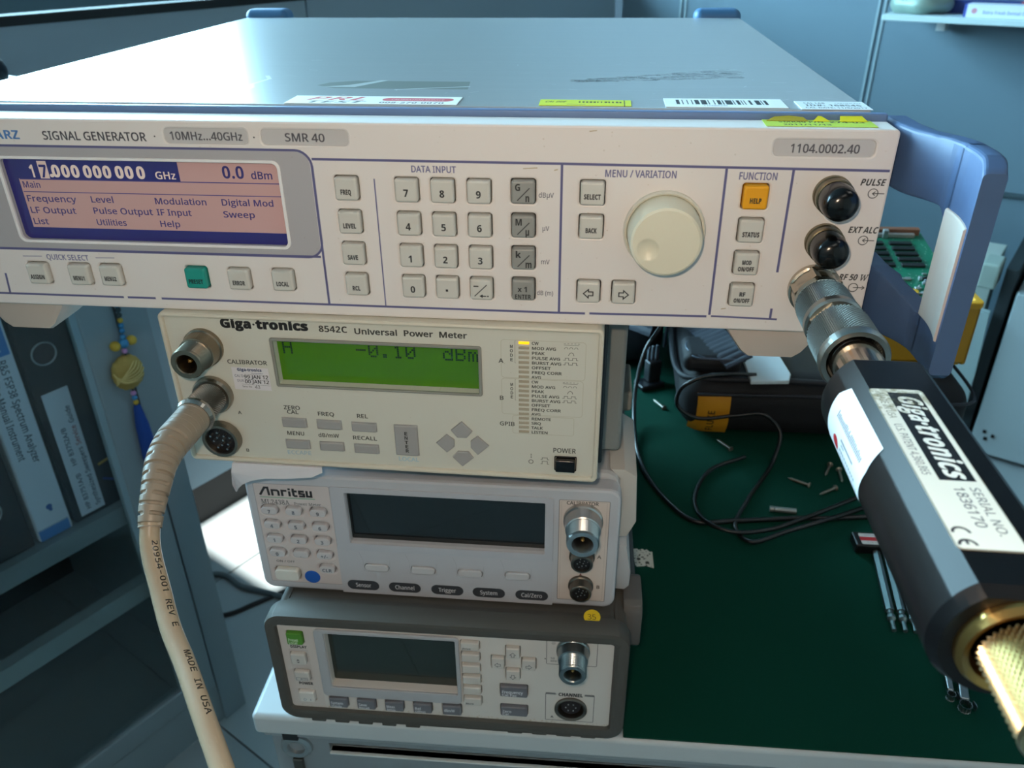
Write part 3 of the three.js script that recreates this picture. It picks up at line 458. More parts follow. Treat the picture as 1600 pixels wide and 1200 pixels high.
  sticker('property_sticker', -143.5, -104, -37, -24, LY, 9, '#cfd93a', (p, w, h) => { p.t('CAL DUE', 2, 11, 6.5, 3.2, '#2a2a14', { b: 1, skew: 0.3 }); for (let x = 17; x < 36; x += 1.6) p.rect(x, 6, x + rnd(0.5, 1.2), 9.4, '#3c3a1a'); p.rect(12, 2, 20, 2.8, '#6a6a2a'); p.rect(36.5, 0, 36.9, h, '#2a2a14'); }, 'narrow yellow sticker');
  sticker('barcode_sticker', -89.5, -39, -43, -23.5, LY, 9, '#e6ecee', (p, w, h) => { for (const [x, b] of [[5, 1.4], [7.5, .4], [9.6, .4], [11.6, .4], [13, 1.8], [15.6, 2.4], [18.6, .5], [21, .4], [22.5, 1.6], [24.7, .5], [26, 2.8], [29.4, .4], [30.8, 1.3], [32.8, .4], [34, .4], [36, 1], [38.6, 2], [41.2, .4], [42.4, 1.2]]) p.rect(x, 6, x + b, 16, '#20282c'); p.t('1104000240', 16, 26, 2.6, 1.8, '#39444a'); }, 'white barcode sticker');
  sticker('asset_sticker', -34, -5.6, -39, -21.6, LY, 12, '#dfe9ee', (p) => { p.t('CAL LAB', 3, 12, 12, 2.6, '#4b5a66', SANS); p.t('CERTIFICATE', 16, 27, 12.4, 1.6, '#5b6a76'); p.t('ID#: 168545', 3, 26, 6.8, 3.4, '#2c3640', { b: 1 }); p.t('CAL DATE: 11/8/2017', 2, 27, 2, 2.4, '#2c3640', { w: 0.1 }); }, 'white identity sticker');
  sticker('yellow_sticker', -51, -8, -15.4, -3, 0.0884, 12, '#b9d24a', (p, w, h) => { p.t('274-03', 26, 40, 7.2, 3, '#20301a', SANS); p.t('SMR40 P/N', 6, 24, 7, 3, '#20301a', SANS); p.t('2011/11/13', 7, 26, 2, 2.6, '#20301a', SANS); }, 'torn yellow-green sticker', 0.00015);
  { const yel = M('#e0d81a', 0.5); // torn tape bits standing up from the sticker
    part('tape_scrap', plate(poly([[-20.5, 0], [-9.6, 0], [-11, 4.6], [-19.6, 4.4]]), [], -0.0002, 0, 0).rotateX(-1.3).translate(0, 0.0887, -0.0125), yel, G, 'bright yellow torn tape');
    part('tape_scrap', plate(poly([[-49.5, 0], [-33, 0], [-34.5, 3.2], [-40, 4.4], [-46, 3.4]]), [], -0.0002, 0, 0).rotateX(-1.3).translate(0, 0.0887, -0.0125), M('#a89a20', 0.6), G, 'grimy yellow torn tape');
    part('tape_scrap', plate(poly([[-31, 0], [-24.5, 0], [-27, 4], [-28.4, 4.4]]), [], -0.0002, 0, 0).rotateX(-1.3).translate(0, 0.0887, -0.0125), yel, G, 'small yellow torn tape'); }
}

// ---------------------------------------------------------------- upper power meter, cream panel
const DOT = { A: '01110 10001 10001 11111 10001 10001 10001', '-': '00000 00000 00000 11111 00000 00000 00000', 0: '01110 10001 10011 10101 11001 10001 01110', '.': '00000 00000 00000 00000 00000 01100 01100', 1: '00100 01100 00100 00100 00100 00100 01110', d: '00001 00001 01101 10011 10001 10001 01111', B: '11110 10001 10001 11110 10001 10001 11110', m: '00000 00000 11010 10101 10101 10101 10101' };
{
  const G = thing('power_meter', 'cream power meter with a green lit display, under the signal generator', 'instrument', [0, 0, 0], 0);
  const cream = '#c9c9be', pr = new Print(-106.5, 0, 213, 85, 9, cream), ink = '#34332f', pm = pr.mat(0.5);
  pr.specks(160, '#8b8670', 0.3);
  pr.t('Giga', -76.2, -60.6, 77.8, 4.5, '#1b1b1d', { b: 1, skew: 0.0, w: 0.5 }); pr.t('·', -60.4, -58.6, 77.6, 4.5, '#1b1b1d', SANS); pr.t('tronics', -58.4, -32.8, 77.8, 4.5, '#1b1b1d', { b: 1, w: 0.5 });
  pr.t('8542C', -27.8, -13.7, 77.4, 3.2, ink, SANS); pr.t('Universal  Power  Meter', -10.7, 43.2, 77.1, 2.9, ink, { w: 0.22 });
  const T = (s, a, b, y, c = 2.2, col = ink) => pr.t(s, a, b, y, c, col, { w: 0.1 });
  T('CALIBRATOR', -76.5, -56.2, 58.1); T('A', -76.2, -74.4, 29, 1.9); T('B', -76.1, -74.2, 6, 1.9);
  T('ZERO', -51.6, -43, 33.4); T('CAL', -50.3, -44.2, 30.8); T('FREQ', -34.5, -25.7, 30.6); T('REL', -14.4, -8.5, 30.5); T('MENU', -52.2, -42.8, 18); T('dB/mW', -35.7, -24.8, 17.8); T('RECALL', -17.8, -5.1, 17.4); T('ECCAPE', -53.8, -40.8, 6.1, 2.2, '#9db4c0'); T('LOCAL', 5.1, 15.8, 5.8, 2.4, '#9dbcc8');
  T('POWER', 84, 95.4, 16.1, 2.6); T('I', 73, 73.6, 12.2, 2.2); pr.circ(73.2, 9.8, 1.1, ink, 0.25); for (const y of [12, 9.4]) pr.line([[78, y - 0.6], [78.8, y - 0.6], [78.8, y + (y > 10 ? 0.5 : 1)], [81.4, y + (y > 10 ? 0.5 : 1)], [81.4, y - 0.6], [82.3, y - 0.6]], 0.2, ink);
  const names = ['CW', 'MOD AVG', 'PEAK', 'PULSE AVG', 'BURST AVG', 'OFFSET', 'FREQ CORR', 'AVG'], wid = [3.2, 11.4, 6, 13.4, 14, 9, 14.2, 4.6];
  for (let i = 0; i < 20; i++) { const y = 76.15 - i * 2.56, n = i < 16 ? names[i % 8] : ['REMOTE', 'SRQ', 'TALK', 'LISTEN'][i - 16], w = i < 16 ? wid[i % 8] : [9.6, 4.8, 5.6, 8.2][i - 16]; T(n, 73.3, 73.3 + w, y - 0.75, 1.5); }
  pr.rect(59, 57.5, 98.4, 77.4, '#b3b09d', 1.5, 0.2); pr.rect(59, 37.2, 97.8, 57, '#b3b09d', 1.5, 0.2); pr.rect(64.2, 26.3, 94, 36.5, '#b3b09d', 1, 0.2);
  for (const [y, a] of [[66.3, 'A'], [46, 'B']]) { T(a, 57.8, 60, y - 1, 2.1); 'MODE'.split('').forEach((ch, i) => T(ch, 63.1, 64.6, y + 7 - i * 2.3, 1.6)); pr.line([[65.9, y + 10.6], [65.5, y + 10.6], [65.5, y - 0.8], [65.9, y - 0.8]], 0.15, '#77756a'); }
  T('GPIB', 57.7, 65.2, 30.5, 2.1);
  for (const y0 of [75.6, 55.1]) { for (let x = 88.2; x < 95; x += 1.6) pr.line([[x, y0 + 1], [x + 0.9, y0 + 1]], 0.15, ink); pr.line([[88.2, y0 + 0.3], [95.2, y0 + 0.3]], 0.15, ink); for (let x = 88.4; x < 94.6; x += 2.3) pr.line([[x, y0 - 1.8], [x + 0.5, y0 - 1], [x + 1.3, y0 - 1], [x + 1.8, y0 - 1.8]], 0.15, ink); pr.line([[90.4, y0 - 5.2], [91, y0 - 4], [91.8, y0 - 3.6], [92.6, y0 - 4], [93, y0 - 5.2]], 0.2, ink); for (const d of [-7, -9.4]) pr.line([[88, y0 + d - 0.6], [89, y0 + d - 0.6], [89, y0 + d + 0.5], [90.6, y0 + d + 0.5], [90.6, y0 + d - 0.6], [92.4, y0 + d - 0.6], [92.4, y0 + d + 0.5], [94.2, y0 + d + 0.5], [94.2, y0 + d - 0.6], [95, y0 + d - 0.6]], 0.18, ink); }
  part('front_panel', pr.uv(plate(rr(-104.2, 2.2, 104.2, 83, 1), [rr(-51.4, 47.9, 48.4, 72.2, 0.4, THREE.Path), ring(-86.6, 14.8, 8.2)], -0.005, 0)), pm, G);
  part('panel_frame', plate(rr(-106.5, 0, 106.5, 85, 3.2), [rr(-104, 2.6, 104, 82.6, 1, THREE.Path)], -0.012, 0.0018, 0.0012), M('#c9c5b6', 0.5), G);
  part('case', box(-0.1055, 0.1055, 0.001, 0.0848, -0.365, -0.011, 0.0015), M('#6f7d84', 0.5), G);
  part('handle_and_shade', box(0.1056, 0.119, -0.012, 0.083, -0.11, -0.045, 0.003, 3), M('#7f8584', 0.55), G); part('handle_and_shade', box(0.1052, 0.1085, 0.002, 0.083, -0.045, -0.0125, 0.0012), M('#16262e', 0.5), G);  // grey handle, then a dark box painting the shaded side of the case
  for (const x of [-0.08, 0.08]) for (const z of [-0.05, -0.33]) part('foot', new THREE.CylinderGeometry(0.008, 0.009, 0.0175, 20).translate(x, -0.0087, z), rubber, G);
  // display
  const lc = new Print(-53, 46, 103, 28, 14, '#3f7400');
  const put = (ch, x, y1) => DOT[ch].split(' ').forEach((row, j) => row.split('').forEach((b, i) => { if (b === '1') lc.rect(x + i * 0.98, y1 - j * 1.06 - 0.94, x + i * 0.98 + 0.86, y1 - j * 1.06, '#0b2f20'); }));
  [['A', -48.9], ['-', -12.2], ['0', -6.1], ['.', 0], ['1', 6.1], ['0', 12.2], ['d', 30.4], ['B', 36.5], ['m', 42.6]].forEach(([c, x]) => put(c, x, 70.0));
  part('display_screen', lc.uv(box(-0.053, 0.05, 0.046, 0.074, -0.0075, -0.0045, 0)), lc.mat(0.2, 0, { emissiveMap: lc.tex, emissive: '#ffffff', emissiveIntensity: 0.08, clearcoat: 0.5, clearcoatRoughness: 0.08 }), G, 'green lit display reading A -0.10 dBm');
  part('display_bezel', plate(rr(-52.8, 46.8, 49.8, 73.5, 1.2), [rr(-51.2, 48.1, 48.2, 72, 0.4, THREE.Path)], -0.0002, 0.0012, 0.0004), M('#85867f', 0.5), G);
  // keys
  const grey = '#9b9b9a', km = pm, o = { col: grey, r: 0.0008, z0: -0.001 };
  for (const [x, y] of [[-47, 25.8], [-28.9, 25.6], [-10.9, 25.3], [-47, 12.7], [-29, 12.5], [-10.9, 12.2]]) key(G, pr, x - 6.4, y - 2.65, x + 6.4, y + 2.65, 0.0012, km, o);
  key(G, pr, 4.4, 9.7, 16.3, 27.7, 0.0012, km, { ...o, name: 'enter_key' }); 'ENTER'.split('').forEach((ch, i) => pr.t(ch, 9.4, 11.4, 22.2 - i * 2.6, 2, '#202022', SANS));
  for (const p of [[[38.9, 31.7], [44.1, 26.3], [41.1, 22.4], [36.4, 22.4], [33.3, 26.5]], [[25.6, 18.5], [31, 23.8], [34.8, 20.8], [34.7, 16.7], [30.8, 13.1]], [[43.1, 20.6], [46.6, 23.7], [52.2, 18.3], [46.5, 12.6], [43, 16.8]], [[33.5, 10.5], [36.2, 14], [41.8, 14.1], [44.2, 10.5], [38.5, 5.1]]]) { const xs = p.map((q) => q[0]), ys = p.map((q) => q[1]); key(G, pr, Math.min(...xs), Math.min(...ys), Math.max(...xs), Math.max(...ys), 0.0012, M('#9b9b9a', 0.5), { shape: poly(p), col: cream, z0: -0.001, bev: 0.0004, name: 'arrow_key' }); }
  const led = M('#a49c8a', 0.4), lit = M('#ffcf20', 0.4, 0, { emissive: '#ffb400', emissiveIntensity: 0.9 });
  for (let i = 0; i < 20; i++) { const y = 76.15 - i * 2.56; part('indicator_led', box(0.0672, 0.0722, mm(y - 0.68), mm(y + 0.68), -0.001, 0.0004, 0.0002, 1), i ? led : lit, G, i ? undefined : 'lit amber indicator'); }
  part('power_switch_well', plate(rr(84.9, 5.8, 96, 14.2, 0.6), [rr(85.5, 6.4, 95.5, 13.8, 0.3, THREE.Path)], -0.0005, 0.0008, 0.0002), blackPlastic, G); part('power_switch', box(0.0857, 0.0953, 0.0066, 0.0136, -0.001, 0.0036, 0.0006), blackGloss, G);
  // sockets
  nSocket(G, -86.6, 67, 'calibrator_socket', M('#8d8272', 0.32, 1), 1.0);
  pinSocket(G, -86.6, 14.8, 10, 0.0045, 'sensor_socket', M('#8f877c', 0.35, 1));
  const fl = part('socket_flange', lathed([[0.0102, 0], [0.0102, 0.0025], [0.0094, 0.004], [0.008, 0.004]], 40), M('#9b9388', 0.3, 1), G); fl.position.set(-0.0866, 0.0407, 0.0005);
  // calibration sticker
  const st = new Print(0, 0, 18.8, 12.6, 22, '#d8d6da'); st.t('Giga-tronics', 2.8, 15.4, 10.6, 1.5, '#2a3560', { b: 1, w: 0.1 }); st.t('Incorporated', 9.8, 15.6, 9.2, 0.7, '#3a4570'); st.line([[6, 8.8], [18, 8.6]], 0.1, '#555'); st.t('CAL\'D', 0.9, 5.6, 7.1, 1.4, '#4a4a60'); st.t('99 JAN 12', 5.6, 18.2, 6.5, 1.9, '#1e1a20', { skew: 0.1, w: 0.1 }); st.line([[5.6, 5.9], [18.4, 5.7]], 0.1, '#555'); st.t('DUE', 1.8, 5.4, 4.4, 1.4, '#4a4a60'); st.t('00 JAN 12', 5.6, 18.2, 3.8, 1.9, '#1e1a20', { skew: 0.1, w: 0.1 }); st.line([[4, 3.2], [18.4, 2.8]], 0.1, '#555'); st.t('Sens No', 4, 9, 1.4, 1, '#333'); st.t('43', 10.4, 13.2, 0.9, 1.8, '#1e1a20');
  const sg = st.uv(new THREE.BoxGeometry(0.0188, 0.0126, 0.0002).translate(0.0094, 0.0063, 0)); at(sg, -0.0749, 0.0438, 0.0002); part('calibration_sticker', sg, st.mat(0.6), G, 'white calibration sticker with handwritten dates');
}
// paper sheet caught under the cream meter
{
  const s = new THREE.Shape(); [[-84, 2], [-35.5, 2], [-35.6, -1], [-42, -4.4], [-57, -6.6], [-68, -7.2], [-76, -9.6], [-82, -13.5], [-86, -18], [-90, -24], [-90.6, -24], [-88, -14], [-85.6, -4]].forEach(([x, y], i) => i ? s.lineTo(mm(x), mm(y)) : s.moveTo(mm(x), mm(y)));
  const g = new THREE.ExtrudeGeometry(s, { depth: 0.0002, bevelEnabled: false }); const p = g.attributes.position; for (let i = 0; i < p.count; i++) { const y = p.getY(i), q = Math.min(0, y + 0.0) / -0.024; p.setXYZ(i, p.getX(i), y - 0.0022, p.getZ(i) + 0.002 - 0.012 * q * q + 0.003 * q); } g.computeVertexNormals();
  const t = thing('paper_sheet', 'curled white paper sheet hanging out below the cream power meter', 'paper', [0, 0, 0]); part('sheet', g, M('#d9d8de', 0.8, 0, { side: THREE.DoubleSide }), t);
  part('sheet_under', box(-0.084, -0.036, -0.0008, -0.0004, -0.2, 0.0018, 0), M('#d9d8de', 0.8), t);
}

// ---------------------------------------------------------------- middle power meter, light grey
{
  const G = thing('power_meter', 'light grey power meter with a dark blank display, between the other two meters', 'instrument', [0.0142, -0.1086, -0.0214], 0.0155);
  const pr = new Print(-106.5, -1, 213, 92, 9, '#b9bcc3'), ink = '#2d3238', pm = pr.mat(0.45);
  pr.rect(-101.2, 5.6, -57, 79, '#c9c0bf', 1); pr.rect(-101.2, 5.6, -57, 79, '#8b8a90', 1, 0.25); pr.rect(72.8, 5, 100.5, 78.4, '#d0c3bb', 0.6); pr.rect(72.8, 5, 100.5, 78.4, '#6f6c6c', 0.6, 0.3); pr.rect(74, 5.8, 99, 77.6, '#a99c96', 0.4, 0.15);
  // bold maker's name drawn with strokes
  const g = pr.g; const L = (pts) => { g.lineJoin = 'miter'; pr.line(pts, 1.35, '#2a2b30'); };
  L([[-98, 70.9], [-94.8, 76.2], [-93, 76.2], [-92.6, 70.8]]); L([[-90.6, 70.8], [-90.6, 74.6], [-87.6, 74.6], [-86.9, 73.9], [-86.9, 70.8]]); L([[-84.8, 70.8], [-84.8, 74.6], [-82, 74.6]]); L([[-80.5, 70.8], [-80.5, 74.4]]); pr.rect(-81.2, 75.2, -79.8, 76.4, '#2a2b30'); L([[-78.2, 76.4], [-78.2, 71.8], [-77.6, 71.2], [-76, 71.2]]); L([[-79, 74.5], [-76, 74.5]]); L([[-71.8, 74.6], [-74.6, 74.6], [-74.6, 73], [-72.1, 72.8], [-72.1, 71.2], [-75, 71.2]]); L([[-70.3, 75.2], [-70.3, 71.3], [-67.9, 71.3], [-67.9, 75.2]]);
  pr.line([[-98.4, 69.5], [-66, 69.6]], 0.35, '#2f9a6a'); pr.t('ML2438A', -98.3, -81.4, 64.6, 3.3, ink, { f: 'serif' }); pr.t('Power Meter', -78.9, -63, 64.8, 1.9, ink, { f: 'serif' });
  pr.t('ON / OFF', -96.1, -84.6, 20.9, 1.6, ink);
  pr.t('CALIBRATOR', 76.7, 94.3, 75.3, 2.3, '#33302e', { w: 0.1 }); pr.t('A', 95.1, 97.3, 37.7, 2.4, '#33302e', { w: 0.1 }); pr.t('B', 95.4, 97.5, 14.8, 2.4, '#33302e', { w: 0.1 }); pr.fill([[86, 26.2], [85.2, 24.2], [86.8, 24.2]], '#5a2a26');
  pr.specks(140, '#5f5a55', 0.25);
  const holes = [rr(-48.6, 39.2, 65, 75.6, 0.8, THREE.Path)], keys = [];
  ['7', '8', '9', '4', '5', '6', '1', '2', '3', '0', '.', '+/-'].forEach((s, i) => keys.push([-94 + 14.35 * (i % 3), 60.5 - 10.6 * ((i / 3) | 0), s, 4.65, 2.5])); keys.push([-65, 17.9, 'CLR', 4.65, 2.6]);
  const pill = (x, y, a, b, e, C) => rr(x - a - e, y - b - e, x + a + e, y + b + e, Math.min(b + e - 0.01, 2.2 + e), C);
  for (const [x, y, , a, b] of keys) holes.push(pill(x, y, a, b, 0.35, THREE.Path));
  const soft = [-34.45, -6.55, 21.4, 49.4]; for (const x of soft) holes.push(pill(x, 21.5, 7.1, 2.5, 0.3, THREE.Path)); holes.push(pill(-90.3, 12.2, 7.5, 4.2, 0.3, THREE.Path));
  part('front_panel', pr.uv(plate(rr(-106.5, 0, 106.5, 86, 7), holes, -0.012, 0, 0.0018)), pm, G);
  const km = pm;
  for (const [x, y, s, a, b] of keys) { key(G, pr, x - a, y - b, x + a, y + b, 0.0016, km, { shape: pill(x, y, a, b, 0), z0: -0.01, col: '#c2c1c5' }); pr.c(s, x, y - 0.3, s.length > 1 ? 2.4 : 2.6, s === 'CLR' ? 6 : s === '+/-' ? 4.6 : s === '.' ? 0.6 : 1.8, '#3f4a5c', SANS); }
  for (const x of soft) key(G, pr, x - 7.1, 19, x + 7.1, 24, 0.0016, km, { shape: pill(x, 21.5, 7.1, 2.5, 0), z0: -0.01, col: '#bfc1c6', name: 'soft_key' });
  key(G, pr, -97.8, 8, -82.8, 16.4, 0.0022, M('#d8d8d2', 0.4), { shape: pill(-90.3, 12.2, 7.2, 3.9, 0), z0: -0.01, col: '#c9c0bf', name: 'power_key' });
  part('blue_dot_sticker', lathe([[0.0048, 0], [0.0048, 0.0002], [0, 0.0002]], 32).translate(-0.0752, 0.0106, 0), M('#1d5cb8', 0.5), G, 'round blue sticker');
  // labelled lower strip with dark oval captions
  const tp = new Print(-57.2, 0, 127.2, 36, 12, '#b6b9c1'); [[-44.1, 'Sensor', 9.4], [-18.7, 'Channel', 12], [7.1, 'Trigger', 10.6], [32.1, 'System', 10.6], [57.7, 'Cal/Zero', 12.6]].forEach(([x, s, w]) => { tp.rect(x - 9.7, 3, x + 9.7, 10.4, '#3c4148', 3.6); tp.c(s, x, 6.6, 3, w, '#d4d6dc', { w: 0.08 }); });
  for (const x of soft) { tp.line([[x - 8, 18], [x - 8, 27], [x - 10, 33]], 0.15, '#9a9da5'); tp.line([[x + 8, 18], [x + 8, 27]], 0.15, '#9a9da5'); tp.rect(x - 8, 17.6, x + 8, 25.4, '#a9acb4', 3, 0.2); }
  part('caption_strip', tp.uv(plate(rr(-57.2, 0.2, 70, 36, 0.3), soft.map((x) => pill(x, 21.5, 7.1, 2.5, 0.5, THREE.Path)), 0, 0.0004)), tp.mat(0.5), G);
  part('display_frame', plate(rr(-56.8, 34, 69.8, 79.4, 1.2), [rr(-48.6, 39.2, 65, 75.6, 0.8, THREE.Path)], 0, 0.0007, 0.0003), M('#b3b7c0', 0.5), G);
  part('display_screen', box(-0.05, 0.0665, 0.038, 0.077, -0.009, -0.0045, 0), M('#10191c', 0.15, 0, { clearcoat: 0.6 }), G, 'dark blank display');
  const body = M('#b3b5b8', 0.5);
  part('case', at(plate(rr(-106, 0, 106, 90, 9), [], -0.385, -0.011, 0.003), 0, 0, 0), body, G);
  const ear = (p, z0, z1) => crease(plate(poly(p), [], z0, z1, 0.0012), 0.5);
  part('corner_guard', ear([[100, 90.6], [108, 90.6], [115, 86], [116.6, 54], [112, 43], [104, 42], [105.6, 84]], -0.075, -0.014), M('#bdbab4', 0.6), G); part('corner_guard', ear([[105, 37], [112.5, 34], [116, 14], [115.6, 3], [113, 0], [105, 0.4]], -0.07, -0.016), body, G);
  part('corner_guard', ear([[-100, 90.6], [-108, 90.6], [-111, 84], [-111, 46], [-106, 42], [-105, 84]], -0.075, -0.02), body, G);
  part('rear_guard', box(0.094, 0.1145, 0.082, 0.096, -0.13, -0.09, 0.002), M('#8b847a', 0.6), G);
  for (const x of [-0.085, 0.088]) for (const z of [-0.03, -0.34]) part('rubber_foot', box(x - 0.014, x + 0.014, -0.0016, 0.001, z - 0.014, z + 0.014, 0.0006), M('#2f8a48', 0.6), G, 'green rubber foot');
  nSocket(G, 86.2, 65.5, 'calibrator_socket', steel, 1.12);
  for (const y of [39.3, 17]) { const s = part('socket_body', lathed([[0.0073, 0], [0.0073, 0.0016], [0.0066, 0.0022], [0.0062, 0.0075], [0.0056, 0.008], [0.0048, 0.008], [0.0048, 0.004]], 36), darkSteel, G); s.position.set(0.0864, mm(y), 0); part('insert', lathe([[0.0048, 0.0065], [0, 0.0065]], 24), M('#101014', 0.5), s); for (let i = 0; i < 9; i++) { const a = i * 2.4, q = 0.0036 * Math.sqrt((i + 0.5) / 9), p = part('contact_pin', new THREE.SphereGeometry(0.0004, 6, 5), steel, s); p.position.set(q * Math.cos(a), q * Math.sin(a), 0.0066); } }
}

// ---------------------------------------------------------------- lower power meter with rubber bumper
{
  const G = thing('power_meter', 'pale power meter in a dark grey rubber bumper standing on the cart', 'instrument', [0.0238, -0.1902, 0.0078], 0.0241);
  const pr = new Print(-106.5, 0, 213, 89, 9, '#cdc8c3'), ink = '#2b2b2e', pm = pr.mat(0.5), rub = M('#4b4a46', 0.62), Z = -0.003;
  pr.rect(-99.4, 8, -78, 81, '#c9bfba'); pr.specks(150, '#8a7a66', 0.35); for (let i = 0; i < 220; i++) { pr.g.globalAlpha = rnd(0.05, 0.3); pr.circ(rnd(-98, 97), 9 + Math.abs(rnd(-1, 1) * rnd(0, 3.5)), rnd(0.15, 0.7), '#9a8060'); } pr.g.globalAlpha = 1;
  pr.t('DISPLAY', -93.6, -83.6, 60.5, 2.1, ink, { b: 1, w: 0.15 }); pr.t('POWER', -92.7, -83.8, 28.9, 2.3, ink, { b: 1, w: 0.15 }); pr.rect(-95, 33, -83, 59.6, '#bdb3af', 1);
  pr.rect(59.2, 60.2, 88.2, 90, '#4b4a4c', 0.8, 0.3); pr.circ(63.1, 77.2, 1.2, '#b6b2ae'); pr.t('50', 61.5, 64, 64.2, 1.6, '#4a4a4c'); pr.t('MHz', 61.5, 65.4, 62, 1.6, '#4a4a4c'); pr.circ(58.4, 64.4, 0.4, '#333');
  pr.rect(59.1, 11.8, 88, 35, '#4b4a4c', 0.3, 0.35); pr.rect(66, 33, 82, 37, '#cdc8c3'); pr.rect(59.1, 34.4, 65, 36, '#6a686a'); pr.rect(82.4, 34.4, 88, 36, '#6a686a'); pr.t('CHANNEL', 66.6, 81.2, 33.6, 2.7, ink, { b: 1, w: 0.25 }); pr.t('A', 62.2, 64, 13.6, 1.9, ink, SANS);
  const holes = [rr(-71.6, 29.8, 6, 75.1, 1, THREE.Path), ring(74.3, 23, 8.2)], keys = [];
  const K = (x0, x1, y0, y1, col, o = {}) => { keys.push([x0, y0, x1, y1, col, o]); holes.push(rr(x0 - 0.4, y0 - 0.4, x1 + 0.4, y1 + 0.4, 1, THREE.Path)); };
  const dk = '#6a6c74', lt = '#c3bfba';
  K(-94, -84.6, 65.2, 74.4, '#4d8a28', { t: [['Preset', 2.2, 6], ['Local', 2, 5.4]] }); K(-93.8, -84.8, 48.6, 57.2, lt, { arrows: 1 }); K(-93.7, -84.4, 34.3, 42.2, lt, { icon: 1 }); K(-93.4, -83.5, 15.6, 24.3, '#d3cfca', { pw: 1 });
  [[-74.6, 'System', 'Inputs'], [-57.1, 'Save', 'Recall'], [-39.6, 'Meas', 'Setup'], [-22, 'Rel', 'Offset'], [-3.8, 'dBm/W', '']].forEach(([x, a, b]) => K(x, x + 11.4, 12.4, 20.4, dk, { t: [[a, 2.1, a.length * 1.3], [b, 1.5, b.length * 1.1]], lc: '#d4d6dc' }));
  for (let i = 0; i < 6; i++) K(9.5 + i * 0.06, 20.2 + i * 0.06, 69.2 - i * 9.3, 75.4 - i * 9.3, lt, { soft: 1, t: i === 0 ? [['', 1, 1], ['Print', 1.6, 5]] : i === 5 ? [['', 1, 1], ['More', 1.6, 5]] : null, lc: '#444' });
  K(35.7, 43.8, 64.7, 73.2, lt, { dir: [0, 1] }); K(27.1, 34.8, 55.8, 64.5, lt, { dir: [-1, 0] }); K(45, 53, 55.6, 64.3, lt, { dir: [1, 0] }); K(35.6, 43.8, 46.6, 55, lt, { dir: [0, -1] });
  K(32, 48.2, 32.2, 41, dk, { t: [['Frequency', 2.4, 12.6], ['Cal Fac', 1.8, 9]], lc: '#d4d6dc' }); K(32, 48.2, 15.3, 23.2, dk, { t: [['Zero', 2.2, 5.6], ['Cal', 1.8, 4]], lc: '#d4d6dc' });
  part('front_panel', at(pr.uv(plate(rr(-100, 8.5, 98.5, 81, 2.5), holes, -0.008, 0, 0.0003)), 0, 0, Z), pm, G);
  const km = pm;
  for (const [x0, y0, x1, y1, col, o] of keys) {
    const k = key(G, pr, x0, y0, x1, y1, 0.0024, km, { col, r: 0.0009, z0: -0.007, name: o.soft ? 'soft_key' : 'key', label: col === '#4d8a28' ? 'green preset key' : undefined }); k.position.z = Z;
    const cx = (x0 + x1) / 2, cy = (y0 + y1) / 2;
    if (o.t) o.t.forEach(([s, c, w], i) => s && pr.t(s, x0 + 1, x0 + 1 + w, y0 + (i ? 0.9 : 3.2), c, o.lc ?? '#cfe0c4', { w: 0.1 }));
    if (o.arrows) { pr.fill([[cx - 1, cy - 0.6], [cx + 1, cy - 0.6], [cx, cy + 0.6]], '#3c3c44'); pr.fill([[cx - 1, cy - 1.6], [cx + 1, cy - 1.6], [cx, cy - 2.6]], '#3c3c44'); }
    if (o.icon) { pr.rect(cx - 3.4, cy - 3, cx - 0.6, cy - 0.8, '#5a6478', 0.2, 0.25); pr.rect(cx, cy - 3, cx + 3.4, cy - 0.8, '#5a6478', 0.2, 0.25); pr.line([[cx + 0.6, cy - 1.6], [cx + 2.8, cy - 1.6]], 0.3, '#5a6478'); }
    if (o.pw) { pr.circ(cx - 1.2, cy - 1.8, 0.9, '#5a6478', 0.25); pr.line([[cx + 2.4, cy - 2.6], [cx + 2.4, cy - 1]], 0.4, '#5a6478'); }
    if (o.dir) { const [dx, dy] = o.dir, p = [[1.9, 0], [0.1, 1.7], [0.1, 0.8], [-1.6, 0.8], [-1.6, -0.8], [0.1, -0.8], [0.1, -1.7], [1.9, 0]]; pr.line(p.map(([u, v]) => [cx + u * dx - v * dy, cy - 1 + u * dy + v * dx]), 0.3, '#4a4a52'); }
  }
  part('display_bezel', at(plate(rr(-77.6, 21.8, 8.4, 78, 3), [rr(-71.6, 29.8, 6, 75.1, 1, THREE.Path)], 0, 0.0016, 0.0006), 0, 0, Z), M('#a7a9ae', 0.5), G);
  part('display_screen', box(-0.073, 0.0075, 0.0285, 0.0765, -0.013, Z - 0.0055, 0), M('#1d2a24', 0.2, 0, { clearcoat: 0.5 }), G, 'dark green blank display');
  part('front_bumper', crease(plate(rr(-106.5, 0, 106.5, 89, 11), [rr(-99.2, 9, 97.6, 80.4, 2.5, THREE.Path)], -0.0145, 0, 0.0026, 8), 0.6), rub, G);
  part('case', plate(rr(-104, 1, 104, 79.5, 9), [], -0.34, -0.0115, 0.003), M('#4e4c47', 0.6), G);
  part('bumper_top', crease(plate(poly([[9, 78], [10, 86.6], [14, 87.2], [24, 81], [30, 80.2], [75, 80], [75, 70]]), [], -0.0985, 0.0985, 0.003).rotateY(Math.PI / 2), 0.5), rub, G);
  part('bumper_side', [box(-0.1055, -0.0965, 0.012, 0.078, -0.07, -0.0125, 0.004), box(0.0965, 0.1055, 0.012, 0.078, -0.07, -0.0125, 0.004)], rub, G);
  for (let i = 0; i < 5; i++) { part('bumper_tooth', box(mm(-88 + i * 15), mm(-79 + i * 15), -0.0019, 0.002, -0.006, -0.0008, 0.0006), rub, G); if (i < 4) part('bumper_tooth', box(mm(36 + i * 15), mm(45 + i * 15), -0.0004, 0.002, -0.006, -0.0008, 0.0004), rub, G); }
